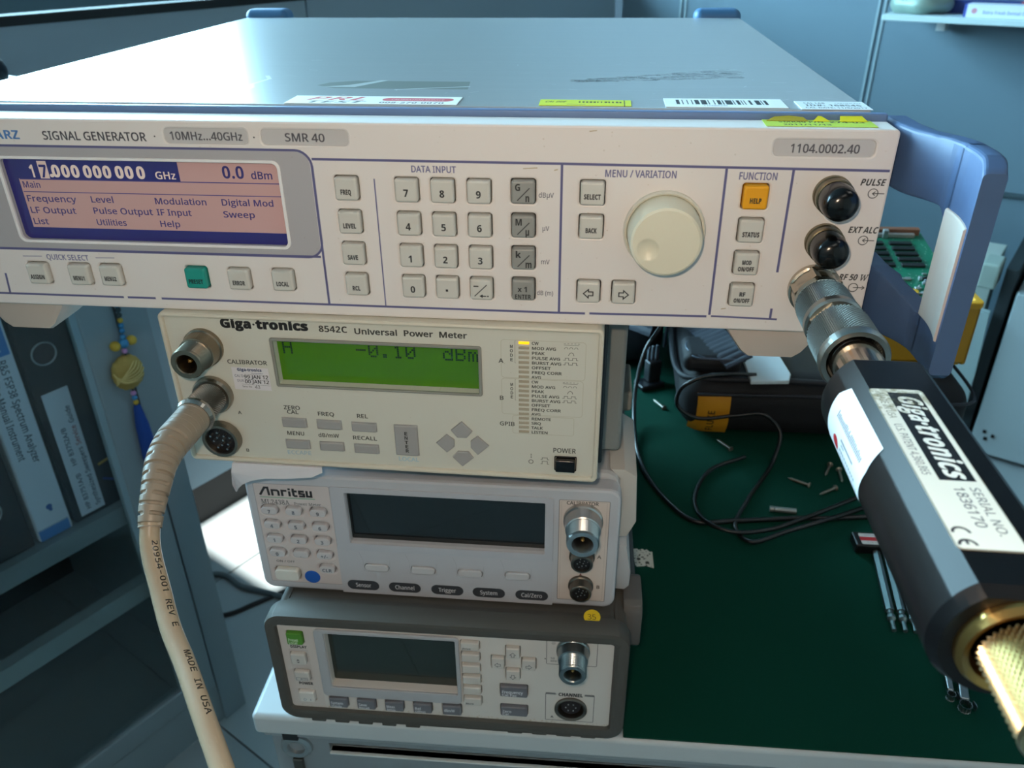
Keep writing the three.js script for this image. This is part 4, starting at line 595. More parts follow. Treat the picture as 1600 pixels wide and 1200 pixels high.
  part('handle_hub', crease(plate(rr(-17, 45, 17, 82, 9), [], 0, 0.0115, 0.0015), 0.6).rotateY(Math.PI / 2).translate(0.1035, 0, -0.047), M('#5b5a58', 0.6), G, 'grey pivot hub of the folding handle');
  part('handle_arm', box(0.1045, 0.112, 0.064, 0.08, -0.3, -0.06, 0.003), M('#3a4348', 0.6), G);
  const dot = new Print(-5, -5, 10, 10, 24, '#d9b81c'); dot.t('35', -2.6, 2.6, -1.8, 3.4, '#4a3a10', { skew: -0.1 }); part('dot_sticker', dot.uv(new THREE.CircleGeometry(0.0048, 28)).rotateX(-Math.PI / 2 + 0.2).translate(0.0845, 0.0895, -0.013), dot.mat(0.5), G, 'round yellow sticker numbered 35');
  nSocket(G, 74.4, 73, 'reference_socket', M('#8f9799', 0.28, 1), 0.98).position.z = Z;
  const cs = part('channel_socket', lathed([[0.0098, 0], [0.0098, 0.0012], [0.009, 0.0018], [0.0078, 0.001], [0.0074, -0.005], [0, -0.005]], 40), M('#77726c', 0.4, 1), G); cs.position.set(0.0743, 0.023, Z); part('insert', lathe([[0.0058, -0.001], [0.0056, -0.0008], [0, -0.0008]], 24), M('#1c1416', 0.5), cs);
  for (let i = 0; i < 6; i++) { const p = part('contact_pin', new THREE.SphereGeometry(0.0005, 6, 5), steel, cs); p.position.set(0.003 * Math.cos(i * 1.05), 0.003 * Math.sin(i * 1.05), -0.0006); }
}

// ---------------------------------------------------------------- sensor cable plugged into the cream meter
{
  const T = thing('sensor_cable', 'beige sensor cable with a knurled plug in the cream power meter', 'cable', [0, 0, 0]);
  const px = -0.0866, py = 0.0407, metal = M('#8f8b84', 0.32, 1), beige = M('#8c8172', 0.42);
  const plug = part('plug_sleeve', [knurl(0.0083, 0.004, 0.019, 52, 0.00045), lathed([[0.0076, 0.003], [0.0083, 0.004]], 40)], metal, T); plug.position.set(px, py, 0.0006);
  const pr2 = part('plug_ring', lathed([[0.0083, 0.019], [0.0092, 0.0195], [0.0095, 0.0215], [0.0086, 0.0235], [0.008, 0.0235]], 40), M('#a8a49c', 0.25, 1), T); pr2.position.set(px, py, 0.0006);
  const path = new THREE.CatmullRomCurve3([[px, py, 0.022], [px, py, 0.034], [px - 0.0002, py - 0.0004, 0.046], [px + 0.0008, py - 0.0024, 0.0575], [-0.0838, 0.0334, 0.0685], [-0.0826, 0.0262, 0.0785], [-0.0805, 0.0175, 0.0875], [-0.0714, 0.0065, 0.1015], [-0.061, -0.0005, 0.116], [-0.0502, -0.0045, 0.1283], [-0.0354, -0.0093, 0.1466], [-0.0199, -0.0155, 0.1656], [0, -0.0221, 0.1902], [0.03, -0.034, 0.225]].map((v) => new THREE.Vector3(...v)));
  const N = 400, fr = path.computeFrenetFrames(N, false), len = path.getLength();
  function sweep(s0, s1, rad, n, seg = 28) { const pos = [], uv = [], idx = []; for (let j = 0; j <= n; j++) { const s = s0 + (s1 - s0) * j / n, k = Math.min(N, Math.round(s / len * N)), c = path.getPointAt(Math.min(1, s / len)), r = rad(s); for (let i = 0; i <= seg; i++) { const a = i / seg * 2 * Math.PI, A = typeof r === 'function' ? r(a) : r, v = c.clone().addScaledVector(fr.normals[k], A * Math.cos(a)).addScaledVector(fr.binormals[k], A * Math.sin(a)); pos.push(v.x, v.y, v.z); uv.push(j / n, i / seg); if (i < seg && j < n) { const q = j * (seg + 1) + i; idx.push(q, q + 1, q + seg + 2, q, q + seg + 2, q + seg + 1); } } } const g = new THREE.BufferGeometry(); g.setAttribute('position', new THREE.Float32BufferAttribute(pos, 3)); g.setAttribute('uv', new THREE.Float32BufferAttribute(uv, 2)); g.setIndex(idx); g.computeVertexNormals(); return g; }
  const prof = (s) => s < 0.02 ? 0.0082 : 0.0082 - (s - 0.02) / 0.046 * 0.0034;
  part('strain_relief', sweep(0, 0.066, (s) => { const r = prof(s); if (s < 0.0015) return r * (0.8 + s / 0.0015 * 0.2); if (s < 0.022) { const q = (s % 0.0036); return r - (q < 0.0004 ? 0.00022 : 0); } const q = (s - 0.022) % 0.0042, groove = q < 0.0014; return groove ? (a) => { const ph = (((s - 0.022) / 0.0042) | 0) % 2 ? 0.5 : 0; const m = Math.abs(((a / Math.PI + ph) % 1) - 0.5); return r - (m < 0.4 ? 0.0009 : 0); } : r; }, 330, 48), beige, T, 'ribbed beige strain relief');
  const c = document.createElement('canvas'); c.width = 2048; c.height = 256; const g = c.getContext('2d'); g.fillStyle = '#a2937d'; g.fillRect(0, 0, 2048, 256);
  for (let i = 0; i < 900; i++) { g.globalAlpha = rnd(0.02, 0.09); g.fillStyle = rnd() > 0.5 ? '#d6cbb8' : '#7d6c54'; g.fillRect(rnd(0, 2048), rnd(0, 256), rnd(2, 40), rnd(1, 5)); } g.globalAlpha = 1;
  const L0 = 0.062, tl = len - L0, X = (m) => (m - L0) / tl * 2048; g.fillStyle = '#1c1a18'; g.font = 'bold 30px monospace'; g.textBaseline = 'middle';
  const word = (s, a, b) => { g.save(); g.translate(X(a), TEXTV); const w = g.measureText(s).width; g.scale((X(b) - X(a)) / w, -1.15); g.fillText(s, 0, 0); g.restore(); };
  const TEXTV = 100; word('20954-001 REV E', L0 + 0.010, L0 + 0.052); word('MADE IN USA', L0 + 0.064, L0 + 0.094);
  const tx = new THREE.CanvasTexture(c); tx.colorSpace = THREE.SRGBColorSpace; tx.magFilter = THREE.LinearFilter; tx.wrapT = THREE.RepeatWrapping;
  part('cable_jacket', sweep(L0, len, () => 0.0041, 160, 32), new THREE.MeshPhysicalMaterial({ map: tx, roughness: 0.22, clearcoat: 0.5 }), T, 'glossy beige jacket printed MADE IN USA');
}

// ---------------------------------------------------------------- black power sensor on the RF output
{
  const S = thing('power_sensor', 'black cylindrical power sensor with a white label, screwed to the signal generator', 'sensor', [0.2172 - 0.022, 0.0852 + 0.0212, -0.004], 0.0066);
  const nick = M('#b3aa9c', 0.24, 1), kn = M('#9fa39f', 0.34, 1);
  const hexN = (r, z0, z1) => crease(new THREE.CylinderGeometry(r, r, z1 - z0, 6, 1).rotateX(Math.PI / 2).rotateZ(0.3).translate(0, 0, (z0 + z1) / 2), 0.4);
  part('flange_nut', [hexN(0.0112, 0.0005, 0.0125), lathed([[0, 0.0005], [0.0112, 0.0005], [0.0112, 0.003], [0.0103, 0.0036], [0.0103, 0.0125], [0.0098, 0.0135], [0.006, 0.0135]], 40)], nick, S);
  part('groove_ring', lathed([[0.0095, 0.0125], [0.0108, 0.0135], [0.0108, 0.0165], [0.0096, 0.0175]], 44), M('#8f9a98', 0.25, 1), S);
  part('coupling_sleeve', [knurl(0.0113, 0.0175, 0.034, 66, 0.0004), lathed([[0.009, 0.0172], [0.0109, 0.0176]], 44), lathed([[0.0111, 0.034], [0.0115, 0.0345], [0.0115, 0.0375], [0.0106, 0.0385], [0.0085, 0.0385]], 44)], kn, S, 'diamond knurled sleeve');
  part('adapter_hex', [hexN(0.0104, 0.0385, 0.0455), lathed([[0.0088, 0.038], [0.0092, 0.046]], 40)], nick, S);
  part('coupling_sleeve', [knurl(0.0122, 0.0445, 0.064, 72, 0.0004), lathed([[0.009, 0.0442], [0.0117, 0.0446]], 44), lathed([[0.012, 0.064], [0.0125, 0.0646], [0.0126, 0.067], [0.0119, 0.0686], [0.0102, 0.0686], [0.0098, 0.067]], 44)], kn, S, 'diamond knurled sleeve');
  part('neck', lathed([[0.0088, 0.066], [0.0088, 0.096], [0, 0.097]], 48), M('#b9aea2', 0.15, 1), S);
  // barrel: round section with a flat on top, worn black paint
  const R = 0.0176, F = Math.PI * 35.5 / 180, z0 = 0.092, z1 = 0.2005, n = 120, c = document.createElement('canvas'); c.width = 2048; c.height = 1024; const g = c.getContext('2d'); g.fillStyle = '#07090c'; g.fillRect(0, 0, 2048, 1024);
  for (let i = 0; i < 2600; i++) { g.globalAlpha = rnd(0.03, 0.12); g.fillStyle = rnd() > 0.6 ? '#20262e' : '#040507'; g.fillRect(rnd(0, 2048), rnd(0, 1024), rnd(1, 9), rnd(1, 5)); }
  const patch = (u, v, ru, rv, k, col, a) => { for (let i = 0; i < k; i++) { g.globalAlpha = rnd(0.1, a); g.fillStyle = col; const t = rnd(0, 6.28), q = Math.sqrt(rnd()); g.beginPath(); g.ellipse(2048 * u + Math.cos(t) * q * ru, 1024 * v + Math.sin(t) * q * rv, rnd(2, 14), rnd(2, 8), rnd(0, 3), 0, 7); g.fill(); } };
  // u along the barrel, v round it (0 right side, 0.25 top, 0.5 left, 0.75 below; canvas row = 1 - v)
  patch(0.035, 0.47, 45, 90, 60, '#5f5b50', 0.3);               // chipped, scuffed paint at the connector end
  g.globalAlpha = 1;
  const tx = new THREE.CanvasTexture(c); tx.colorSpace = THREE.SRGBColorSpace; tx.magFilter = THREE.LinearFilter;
  const rad = (a) => { const d = Math.abs(Math.atan2(Math.sin(a - Math.PI / 2), Math.cos(a - Math.PI / 2))); return d < F ? R * Math.cos(F) / Math.cos(d) : R; };
  const pos = [], uv = [], idx = [], st = [[0, 0.5], [0, 0.56], [0.0008, 0.93], [0.003, 1], [(z1 - z0) * 0.3, 1], [(z1 - z0) * 0.6, 1], [z1 - z0 - 0.003, 1], [z1 - z0, 0.9], [z1 - z0, 0.62]];
  const angs = []; for (let i = 0; i <= n; i++) angs.push(i / n * 2 * Math.PI); angs.push(Math.PI / 2 - F, Math.PI / 2 + F); angs.sort((a, b) => a - b); const m = angs.length;
  st.forEach(([dz, k], j) => angs.forEach((a, i) => { const r = rad(a) * k; pos.push(r * Math.cos(a), r * Math.sin(a), z0 + dz); uv.push(dz / (z1 - z0), a / (2 * Math.PI)); if (i < m - 1 && j < st.length - 1) { const q = j * m + i; idx.push(q, q + 1, q + m + 1, q, q + m + 1, q + m); } }));
  let bg = new THREE.BufferGeometry(); bg.setAttribute('position', new THREE.Float32BufferAttribute(pos, 3)); bg.setAttribute('uv', new THREE.Float32BufferAttribute(uv, 2)); bg.setIndex(idx); bg = toCreasedNormals(bg, 0.35);
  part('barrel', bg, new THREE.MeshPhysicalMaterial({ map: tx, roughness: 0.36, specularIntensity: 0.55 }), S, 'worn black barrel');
  // label on the flat: x across, length toward the cable end
  const lb = new Print(0, 0, 73, 15.6, 22, '#d9d8cd'), bk = '#15171b';
  lb.rect(0, 0, 73, 15.6, '#8d8b80', 1.5, 0.5); lb.rect(2.2, 5.0, 46.5, 14.0, bk); lb.t('Giga', 3.6, 18, 7.2, 6, '#dcdcd4', { b: 1, skew: 0.25, w: 0.3 }); lb.t('·tronics', 17.6, 45, 7.2, 6, '#dcdcd4', { b: 1, skew: 0.25, w: 0.3 });
  lb.t('MADE IN USA', 2.6, 17, 1.5, 2.2, '#6a6650'); lb.t('U.S. PATENT 4,360,865', 20, 44.5, 1.6, 2.2, '#35363c'); lb.t('SERIAL NO.', 49, 68, 11.2, 2.3, '#3a3b42'); lb.t('1836170', 49, 65, 7.2, 2.6, '#45464e', { w: 0.05 });
  const CE = (x) => { lb.g.lineCap = 'butt'; }; CE();
  { const gg = lb.g; gg.strokeStyle = '#2c2d33'; gg.lineWidth = 0.7 * lb.s; for (const [x, bar] of [[67.2, 0], [71.6, 1]]) { gg.beginPath(); gg.arc(lb.X(x), lb.Y(2.9), 1.9 * lb.s, Math.PI * 0.5, Math.PI * 1.5); gg.stroke(); if (bar) { gg.beginPath(); gg.moveTo(lb.X(x - 1.8), lb.Y(2.9)); gg.lineTo(lb.X(x - 0.3), lb.Y(2.9)); gg.stroke(); } } }
  for (let i = 0; i < 260; i++) { lb.g.globalAlpha = rnd(0.05, 0.3); lb.circ(rnd(0.3, 16) * rnd(0.3, 1), rnd(0, 15.6), rnd(0.2, 0.9), '#6f6a4a'); } lb.g.globalAlpha = 1;
  const lg = lb.uv(plate(rr(0, 0, 73, 15.6, 1.6), [], 0, 0.0003)); lg.rotateZ(-Math.PI / 2).rotateX(-Math.PI / 2); // length now runs along +z
  const bbx = new THREE.Box3().setFromBufferAttribute(lg.attributes.position); at(lg, -(bbx.min.x + bbx.max.x) / 2 - 0.003, R * Math.cos(F) - bbx.min.y, 0.114 - bbx.min.z);
  part('type_label', lg, lb.mat(0.35), S, 'white maker\'s label with black logo field');
  // calibration sticker wrapped on the left side
  { const cs = new Print(0, 0, 34, 22, 24, '#e4e8ec'); cs.circ(9.6, 4.8, 2.6, '#b8242c'); cs.t('使用許可証', 6, 30, 12.6, 2.6, '#3a3e46'); for (let i = 0; i < 26; i++) cs.rect(6 + i * 0.9, 12.4, 6.5 + i * 0.9, 12.4 + rnd(1.6, 2.6), '#4a4e58'); cs.rect(14, 8.6, 26, 9.4, '#7a7e88'); cs.rect(15, 7.2, 18, 8, '#9a9ea8'); for (let x = 14; x < 30; x += 1.6) cs.rect(x, 4.6, x + 1, 5.8, '#80848e'); for (let x = 12; x < 31; x += 2) cs.rect(x, 1.6, x + 1.2, 2.6, '#9a9ea8');
    const p = [], u = [], ix = [], A = 24; for (let j = 0; j <= 1; j++) for (let i = 0; i <= A; i++) { const th = (140 + 66 * i / A) * Math.PI / 180, zz = j ? 0.144 - 0.004 * Math.abs(i / A - 0.4) : 0.106 + (i < 5 ? (5 - i) * 0.0006 : 0) ; p.push((R + 0.00025) * Math.cos(th), (R + 0.00025) * Math.sin(th), zz); u.push(j, 1 - i / A); if (i < A && !j) ix.push(i, i + 1, i + A + 2, i, i + A + 2, i + A + 1); }
    const gq = new THREE.BufferGeometry(); gq.setAttribute('position', new THREE.Float32BufferAttribute(p, 3)); gq.setAttribute('uv', new THREE.Float32BufferAttribute(u, 2)); gq.setIndex(ix); gq.computeVertexNormals(); part('calibration_sticker', gq, cs.mat(0.4, 0, { side: THREE.DoubleSide }), S, 'white calibration sticker with a red dot'); }
  part('end_socket', lathed([[0.0128, 0.1995], [0.0128, 0.202], [0.0119, 0.2036], [0.0102, 0.2028], [0.009, 0.2]], 56), brass, S, 'gold coloured end flange');
  // cable plug at the near end
  const C = thing('sensor_plug', 'gold knurled cable plug on the end of the black sensor', 'plug', [0.2172 - 0.022, 0.0852 + 0.0212, -0.004], 0.0066);
  part('plug_sleeve', [knurl(0.0089, 0.2028, 0.2235, 46, 0.0005), lathed([[0.0089, 0.2235], [0.0086, 0.2245], [0.006, 0.2248]], 44)], M('#bcae8c', 0.3, 1), C);
  part('plug_collar', lathed([[0.0068, 0.2235], [0.0076, 0.2255], [0.0076, 0.2275], [0.0066, 0.229]], 40), M('#9b9484', 0.3, 1), C);
  part('plug_boot', lathed([[0.0068, 0.228], [0.0082, 0.231], [0.0084, 0.25], [0.0066, 0.262], [0, 0.262]], 36), M('#c9c6c2', 0.5), C, 'off-white plastic boot');
}

// ---------------------------------------------------------------- things on the mat
{ // soft meter bag
  const B = thing('soft_case', 'black zipped soft case with an orange tab, lying on the green mat', 'bag', [0, MATY, 0]);
  const nyl = M('#0d1016', 0.75), nyl2 = M('#10131a', 0.7), H = 0.064;
  const bag = (x0, x1, z0, z1, h, r) => new RoundedBoxGeometry(x1 - x0, h, z1 - z0, 6, r).translate((x0 + x1) / 2, h / 2, (z0 + z1) / 2);
  part('body', bag(0.186, 0.452, -0.56, -0.342, H, 0.026), nyl, B);
  part('lid_seam', tube([[0.2, 0.05, -0.339], [0.3, 0.053, -0.339], [0.44, 0.053, -0.339], [0.455, 0.05, -0.36], [0.455, 0.05, -0.5]], 0.0016, 40, 6), M('#1d222c', 0.6), B);
  part('zip_tape', tube([[0.36, 0.062, -0.348], [0.26, 0.0625, -0.35], [0.215, 0.06, -0.352], [0.192, 0.054, -0.365], [0.184, 0.05, -0.39], [0.184, 0.05, -0.5]], 0.003, 60, 8), M('#171b24', 0.6), B);
  const tab = new Print(0, 0, 38, 44, 12, '#c98a12'); tab.t('FLUKE', 24, 50, 3, 7, '#2a1c04', { rot: -Math.PI / 2, b: 1 }); { const g = tab.g; g.save(); g.translate(tab.X(16), tab.Y(4)); g.rotate(-Math.PI / 2); g.restore(); }
  { // tab wraps over the front corner of the case
    const p = [], u = [], ix = [], n = 14; for (let j = 0; j <= n; j++) for (let i = 0; i <= 10; i++) { const a = i / 10, v = j / n, x = 0.196 + 0.036 * a, y = 0.002 + 0.046 * v; const dz = (x < 0.212 ? (0.212 - x) ** 2 / 0.026 * 0.9 : 0) + (y < 0.026 ? (0.026 - y) ** 2 / 0.055 : 0) + (y > 0.038 ? (y - 0.038) ** 2 / 0.05 : 0); p.push(x, y, -0.3405 - dz); u.push(a, v); if (i < 10 && j < n) { const k = j * 11 + i; ix.push(k, k + 1, k + 12, k, k + 12, k + 11); } }
    const g = new THREE.BufferGeometry(); g.setAttribute('position', new THREE.Float32BufferAttribute(p, 3)); g.setAttribute('uv', new THREE.Float32BufferAttribute(u, 2)); g.setIndex(ix); g.computeVertexNormals(); part('orange_tab', g, tab.mat(0.6, 0, { side: THREE.DoubleSide }), B, 'orange tab with dark lettering'); }
  const P = thing('zipped_pouch', 'small black pouch with a grey curved zip on top of the soft case', 'pouch', [0, MATY + 0.0645, 0]);
  part('body', bag(0.186, 0.24, -0.402, -0.352, 0.018, 0.008), nyl2, P); { const zp = []; for (let i = 0; i <= 20; i++) { const a = Math.PI * (0.35 + 1.0 * i / 20); zp.push([0.218 + 0.0285 * Math.cos(a), 0.0165, -0.377 - 0.0255 * Math.sin(a)]); } part('zip', tube(zp, 0.0013, 50, 6), M('#4a5462', 0.4, 0.4), P); part('zip', tube([[0.192, 0.016, -0.36], [0.198, 0.017, -0.3525], [0.215, 0.0172, -0.351], [0.242, 0.0172, -0.351]], 0.0013, 30, 6), M('#4a5462', 0.4, 0.4), P); }
  const L = thing('black_bag', 'black cloth bag standing at the back of the green mat behind the meters', 'bag', [0, MATY, 0]);
  part('body', bag(0.1, 0.178, -0.6, -0.475, 0.15, 0.03), nyl, L); part('piping', tube([[0.105, 0.12, -0.472], [0.14, 0.135, -0.473], [0.172, 0.12, -0.474], [0.179, 0.08, -0.476], [0.178, 0.03, -0.476]], 0.002, 40, 6), M('#222a36', 0.6), L);
  // ridged strap curling over the case
  const S = thing('ridged_strap', 'black ridged webbing strap curling over the soft case', 'strap', [0, 0, 0]);
  const curve = new THREE.CatmullRomCurve3([[0.146, -0.118, -0.42], [0.154, -0.096, -0.43], [0.172, -0.092, -0.446], [0.19, -0.103, -0.446], [0.203, -0.108, -0.43], [0.215, -0.1055, -0.396], [0.228, -0.1055, -0.362], [0.236, -0.109, -0.346]].map((v) => new THREE.Vector3(...v)));
  { const p = [], ix = [], n = 120; for (let j = 0; j <= n; j++) { const c = curve.getPointAt(j / n), t = curve.getTangentAt(j / n), side = new THREE.Vector3().crossVectors(t, new THREE.Vector3(-0.25, 1, 0.25)).normalize(), nn = new THREE.Vector3().crossVectors(side, t).normalize(), rg = 0.0011 * Math.abs(Math.sin(j * 0.65)); for (const [a, b] of [[-1, 0], [1, 0], [1, 1], [-1, 1]]) { const q = c.clone().addScaledVector(side, a * 0.0135).addScaledVector(nn, b ? -0.0008 : rg); p.push(q.x, q.y, q.z); } if (j < n) for (let i = 0; i < 4; i++) { const a = j * 4 + i, b = j * 4 + (i + 1) % 4; ix.push(a, b, b + 4, a, b + 4, a + 4); } }
    let g = new THREE.BufferGeometry(); g.setAttribute('position', new THREE.Float32BufferAttribute(p, 3)); g.setIndex(ix); g = toCreasedNormals(g, 0.4); part('webbing', g, M('#2a303c', 0.6, 0, { side: THREE.DoubleSide }), S); }
  const bk = thing('strap_buckle', 'small black plastic strap buckle standing on the green mat', 'buckle', [0.162, MATY, -0.44], 0.5);
  part('frame', [box(-0.014, 0.014, 0, 0.006, -0.01, 0.01, 0.002), box(-0.003, 0.012, 0.006, 0.03, -0.008, 0.004, 0.002)], M('#161a20', 0.4), bk); for (let i = 0; i < 3; i++) part('prong', box(-0.002 + i * 0.005, 0.001 + i * 0.005, 0.028, 0.046, -0.006, -0.002, 0.001), M('#3a424c', 0.4), bk);
  tag(part('plastic_block', at(plate(poly([[-1.5, 15], [7.5, 3], [33.5, 0], [38.5, 44], [34.5, 58], [-0.5, 62]]), [], 0, 0.004, 0.001).rotateX(Math.PI / 2), 0.2465, MATY + 0.0692, -0.397), M('#c3ced4', 0.45)), 'white plastic block with cut corners lying on the soft case', 'block');
}
{ // opened meter shell with circuit board
  const T = thing('yellow_shell', 'yellow plastic instrument shell resting on the black soft case', 'shell', [0.392, MATY + 0.0645, -0.462], 0.02);
  const yel = M('#c48a0c', 0.45), w = 0.06, d = 0.074, h = 0.066;
  part('front_wall', box(-w, w, 0.004, h, d - 0.006, d, 0.003), yel, T); part('rear_wall', box(-w, w, 0, h, -d, -d + 0.006, 0.003), yel, T); part('side_wall', box(w - 0.006, w, 0.002, h, -d, d, 0.003), yel, T); part('side_wall', box(-w, -w + 0.006, 0.002, h, -d, d, 0.003), yel, T); part('base', box(-w + 0.004, w - 0.004, 0, 0.006, -d + 0.004, d - 0.004, 0.002), yel, T); part('rim', plate(rr(-61.5, -75.5, 61.5, 75.5, 6), [rr(-55, -69, 55, 69, 4, THREE.Path)], -0.006, 0, 0.001).rotateX(-Math.PI / 2).translate(0, h + 0.001, 0), M('#d69a14', 0.4), T);
  part('inner_lining', box(w - 0.0075, w - 0.0058, 0.01, h - 0.002, -d + 0.006, d - 0.006, 0), M('#a9a49c', 0.6), T);
  const Bd = thing('circuit_board', 'green circuit board full of chips lying in the yellow shell', 'circuit board', [0.388, MATY + 0.0645 + 0.066, -0.462], 0.02); Bd.rotation.x = 0.16; Bd.position.y += 0.009;
  const gp = new Print(-50, -66, 100, 132, 8, '#0f6a50'); for (let i = 0; i < 300; i++) { gp.g.globalAlpha = 0.5; const x = rnd(-50, 50), y = rnd(-66, 66); rnd() > 0.5 ? gp.line([[x, y], [x + rnd(2, 14), y]], 0.3, '#2a8a6a') : gp.line([[x, y], [x, y + rnd(2, 14)]], 0.3, '#0a4a38'); } gp.g.globalAlpha = 1; for (let i = 0; i < 260; i++) gp.circ(rnd(-50, 50), rnd(-66, 66), 0.5, '#b9c8b8');
  part('board', gp.uv(plate(rr(-50, -66, 50, 66, 2), [], -0.0016, 0)).rotateX(-Math.PI / 2), gp.mat(0.4), Bd);
  const chip = M('#15191b', 0.4), pin = M('#b8bcbc', 0.3, 0.8), cap = M('#9aa4ac', 0.35, 0.4), cop = M('#8a5a44', 0.45, 0.3);
  const cbox = (n, x, z, sx, sy, sz, m) => part(n, box(mm(x - sx / 2), mm(x + sx / 2), 0, mm(sy), mm(z - sz / 2), mm(z + sz / 2), 0.0003, 1), m, Bd);
  for (let r = 0; r < 5; r++) for (const x of [-34, -6, 22]) cbox('memory_chip', x, -40 + r * 11, 22, 2.4, 6, chip);
  cbox('edge_connector', -2, -62, 96, 7, 6, cop); cbox('edge_connector', 20, -56, 40, 4, 4, M('#a9a4a0', 0.4, 0.3)); for (const [x, z] of [[-36, -60], [-18, -59], [10, -54]]) cbox('screw_post', x, z, 5, 9, 5, pin);
  for (let i = 0; i < 46; i++) { const x = rnd(-46, 46), z = rnd(16, 62), k = (i % 4); cbox(k ? 'chip_part' : 'capacitor', x, z, rnd(2, 6), rnd(1, 3.5), rnd(1.6, 4), [pin, chip, cap, pin][k]); }
  for (let i = 0; i < 12; i++) { const s = part('solder_post', new THREE.ConeGeometry(0.0011, 0.004, 6).translate(0, 0.002, 0), pin, Bd); s.position.set(mm(-40 + (i % 6) * 14), 0, mm(44 + ((i / 6) | 0) * 12)); }
  const yc = part('yellow_part', new THREE.CylinderGeometry(0.004, 0.004, 0.006, 16).translate(0.006, 0.003, 0.06), M('#c99a2c', 0.4), Bd);
}
// black leads
const leadM = M('#0b0d11', 0.35, 0, { clearcoat: 0.3 });
const ly = MATY + 0.0022;
tag(part('black_lead', tube([[0.185, -0.085, -0.45], [0.166, -0.112, -0.42], [0.154, -0.13, -0.41], [0.146, -0.158, -0.39], [0.144, -0.181, -0.36], [0.149, ly, -0.292], [0.169, ly, -0.237], [0.192, ly, -0.21], [0.225, ly, -0.214], [0.274, ly, -0.222], [0.31, ly, -0.226], [0.345, ly, -0.232]], 0.0021, 120, 8), leadM), 'black lead running down beside the meters and across the green mat', 'lead');
tag(part('black_lead', tube([[0.252, -0.121, -0.347], [0.225, -0.117, -0.338], [0.2, -0.12, -0.334], [0.183, -0.133, -0.333], [0.182, -0.15, -0.332], [0.2, -0.162, -0.332], [0.237, -0.158, -0.333], [0.262, -0.155, -0.332], [0.277, -0.168, -0.325], [0.271, ly + 0.002, -0.305], [0.24, ly, -0.245], [0.224, ly, -0.205], [0.233, ly + 0.002, -0.186], [0.265, ly + 0.004, -0.2], [0.304, ly + 0.0045, -0.22], [0.34, ly, -0.245]], 0.0019, 160, 8), leadM), 'black lead looping over the orange tab of the soft case', 'lead');
tag(part('black_lead', tube([[0.246, ly, -0.31], [0.211, ly, -0.284], [0.194, ly, -0.24], [0.199, ly + 0.0048, -0.206], [0.219, ly + 0.0045, -0.194], [0.25, ly + 0.0042, -0.2], [0.276, ly + 0.0043, -0.2145], [0.33, ly + 0.004, -0.25]], 0.0018, 100, 8), leadM), 'black lead bent in a wide hook on the green mat', 'lead');
{ // loose screws
  const zinc = M('#8f8a80', 0.4, 0.8);
  const proto = new THREE.Group(); proto.name = 'screw';
  part('screw_head', lathed([[0, 0], [0.0026, 0], [0.0028, 0.001], [0.0015, 0.002]], 14), zinc, proto); part('screw_shank', lathed([[0.0014, 0.0015], ...Array.from({ length: 14 }, (_, i) => [i % 2 ? 0.0011 : 0.0014, 0.002 + i * 0.0012]), [0.0004, 0.0195], [0, 0.0205]], 10), zinc, proto);
  [[0.278, -0.282, 0.297, -0.271], [0.311, -0.282, 0.322, -0.306], [0.3265, -0.279, 0.328, -0.299], [0.303, -0.259, 0.319, -0.27], [0.225, -0.336, 0.235, -0.322], [0.168, -0.405, 0.176, -0.392]].forEach(([x0, z0, x1, z1], i) => { const s = proto.clone(); s.name = numbered('screw'); s.position.set(x1, MATY + 0.0016, z1); s.rotation.y = Math.atan2(x0 - x1, z0 - z1); scene.add(s); tag(s, ['loose zinc screw lying alone behind the short steel pin', 'loose zinc screw in the cluster of three beside the black sensor', 'loose zinc screw in the cluster of three beside the black sensor', 'loose zinc screw in the cluster of three beside the black sensor', 'loose zinc screw lying just in front of the orange tab', 'loose zinc screw lying between the strap buckle and the meters'][i], 'screw', 'loose screws on the mat'); });
  const b = thing('steel_pin', 'short thick steel pin with a stepped end on the green mat', 'pin', [0.256, MATY + 0.0026, -0.233], Math.PI / 2 - 0.08); part('pin_body', lathed([[0, 0], [0.0026, 0], [0.0026, 0.003], [0.0018, 0.0035], [0.0024, 0.004], [0.0024, 0.0215], [0, 0.0215]], 16), M('#a3aaa8', 0.35, 0.8), b);
  const p = thing('paper_scrap', 'torn white paper scrap with dark spots on the green mat', 'paper', [0.1405, MATY, -0.1745], -0.1); const pp = new Print(0, 0, 18, 22, 16, '#c9cbc2'); for (let i = 0; i < 60; i++) pp.circ(rnd(0, 18), rnd(0, 22), rnd(0.2, 0.8), '#5a5e58'); pp.circ(5, 9, 1.6, '#3f4440'); pp.circ(12, 6, 1.6, '#3f4440');
  part('scrap', pp.uv(plate(poly([[0, 20], [3, 21], [4, 19.5], [7, 21.5], [9, 20], [10.5, 21.5], [13, 19], [15, 19.5], [17.4, 1], [11, 2.4], [9, 1.6], [3.4, 0], [1.4, 9]]), [], 0, 0.0004)).rotateX(-Math.PI / 2).translate(0, 0, 0.022), pp.mat(0.8), p);
}
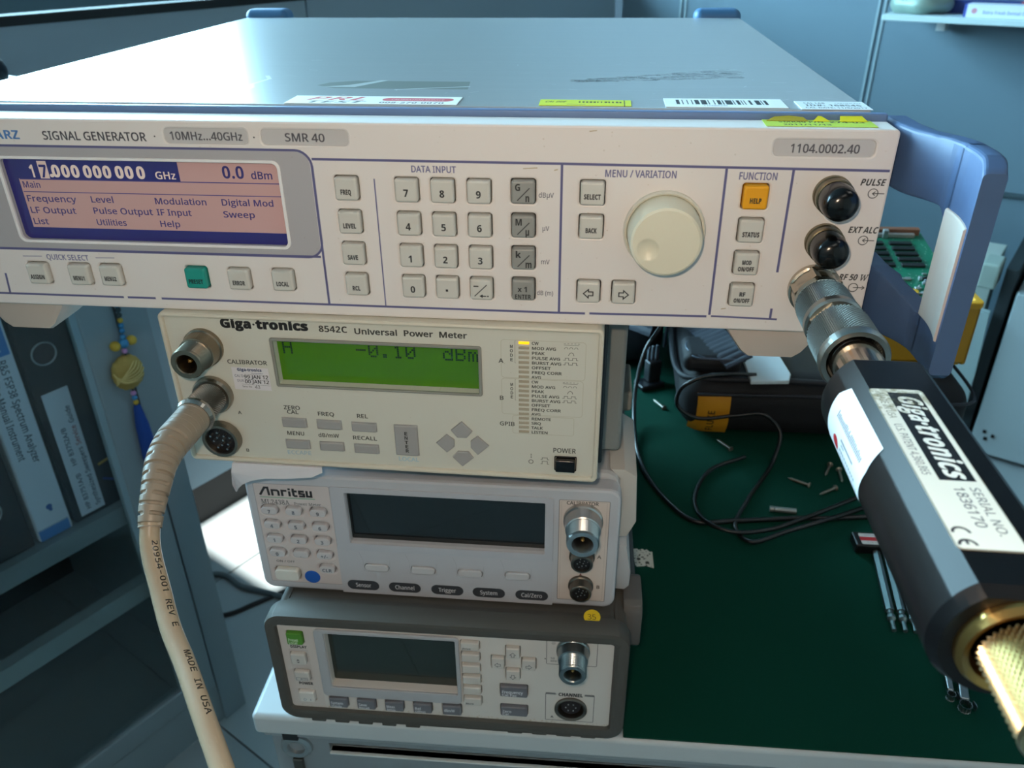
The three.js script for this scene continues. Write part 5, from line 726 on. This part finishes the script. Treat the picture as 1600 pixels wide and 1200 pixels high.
{ // bit holder with three long driver bits, and a ring spanner
  const h = thing('bit_holder', 'black plastic bit holder with a white and red label', 'holder', [0.331, MATY, -0.193], 0.02); const lp = new Print(0, 0, 26, 13, 16, '#c9c5c2'); lp.rect(0, 4.2, 26, 8.8, '#b8242a'); lp.t('DRIVER SET', 4, 22, 10, 1.8, '#9a8a88'); lp.t('1/4 in HEX', 4, 20, 1.2, 1.8, '#9a8a88');
  part('holder_body', box(-0.017, 0.022, 0, 0.009, -0.009, 0.008, 0.0015), blackPlastic, h); part('holder_label', lp.uv(plate(rr(0, 0, 26, 13, 1), [], 0, 0.0002)).rotateX(-Math.PI / 2).translate(-0.0125, 0.009, 0.0065), lp.mat(0.5), h);
  const st = M('#7f9294', 0.3, 0.85), pr = new THREE.Group(); pr.name = 'driver_bit';
  part('bit_shank', crease(new THREE.CylinderGeometry(0.0032, 0.0032, 0.064, 6).rotateX(Math.PI / 2).translate(0, 0, 0.032), 0.3), st, pr); part('bit_neck', lathed([[0.0024, 0.063], [0.0018, 0.067], [0.0029, 0.069], [0.003, 0.072], [0.0016, 0.0745], [0.0016, 0.083], [0, 0.0835]], 18), st, pr);
  [[0.3295, -0.184, 0.3195, -0.1], [0.3375, -0.184, 0.327, -0.0985], [0.345, -0.184, 0.334, -0.0985]].forEach(([x0, z0, x1, z1], i) => { const b = pr.clone(); b.name = numbered('driver_bit'); b.position.set(x0, MATY + 0.003, z0); b.rotation.y = Math.atan2(x1 - x0, z1 - z0); scene.add(b); tag(b, ['long steel hex driver bit farthest from the black sensor', 'middle one of the three long steel hex driver bits', 'long steel hex driver bit partly covered by the black sensor'][i], 'driver bit', 'driver bits in the holder'); });
  function spanner(x, z, turn, label, k) { const s = thing('ring_spanner', label, 'spanner', [x, MATY + 0.0005, z], turn); const o = new THREE.Shape(); o.absarc(0, 0, 0.0062 * k, 0, 7); const hp = new THREE.Path(); for (let i = 0; i <= 24; i++) { const a = i / 24 * 2 * Math.PI, r = (i % 2 ? 0.0036 : 0.0041) * k; i ? hp.lineTo(r * Math.cos(a), r * Math.sin(a)) : hp.moveTo(r, 0); } o.holes.push(hp);
    part('ring_end', crease(new THREE.ExtrudeGeometry(o, { depth: 0.004, bevelEnabled: true, bevelSize: 0.0004, bevelThickness: 0.0004, bevelSegments: 2, curveSegments: 20 }).rotateX(-Math.PI / 2), 0.5), steel, s); part('shank', box(-0.0028 * k, 0.0028 * k, 0.001, 0.004, -0.09, -0.0048 * k, 0.001), steel, s); }
  spanner(0.3455, -0.041, -0.25, 'chrome ring spanner on the mat with its open ring showing', 1); spanner(0.3395, -0.0485, -0.2, 'smaller chrome spanner lying beside the ring spanner', 0.7);
}
sh(scene);
renderer.render(scene, camera);
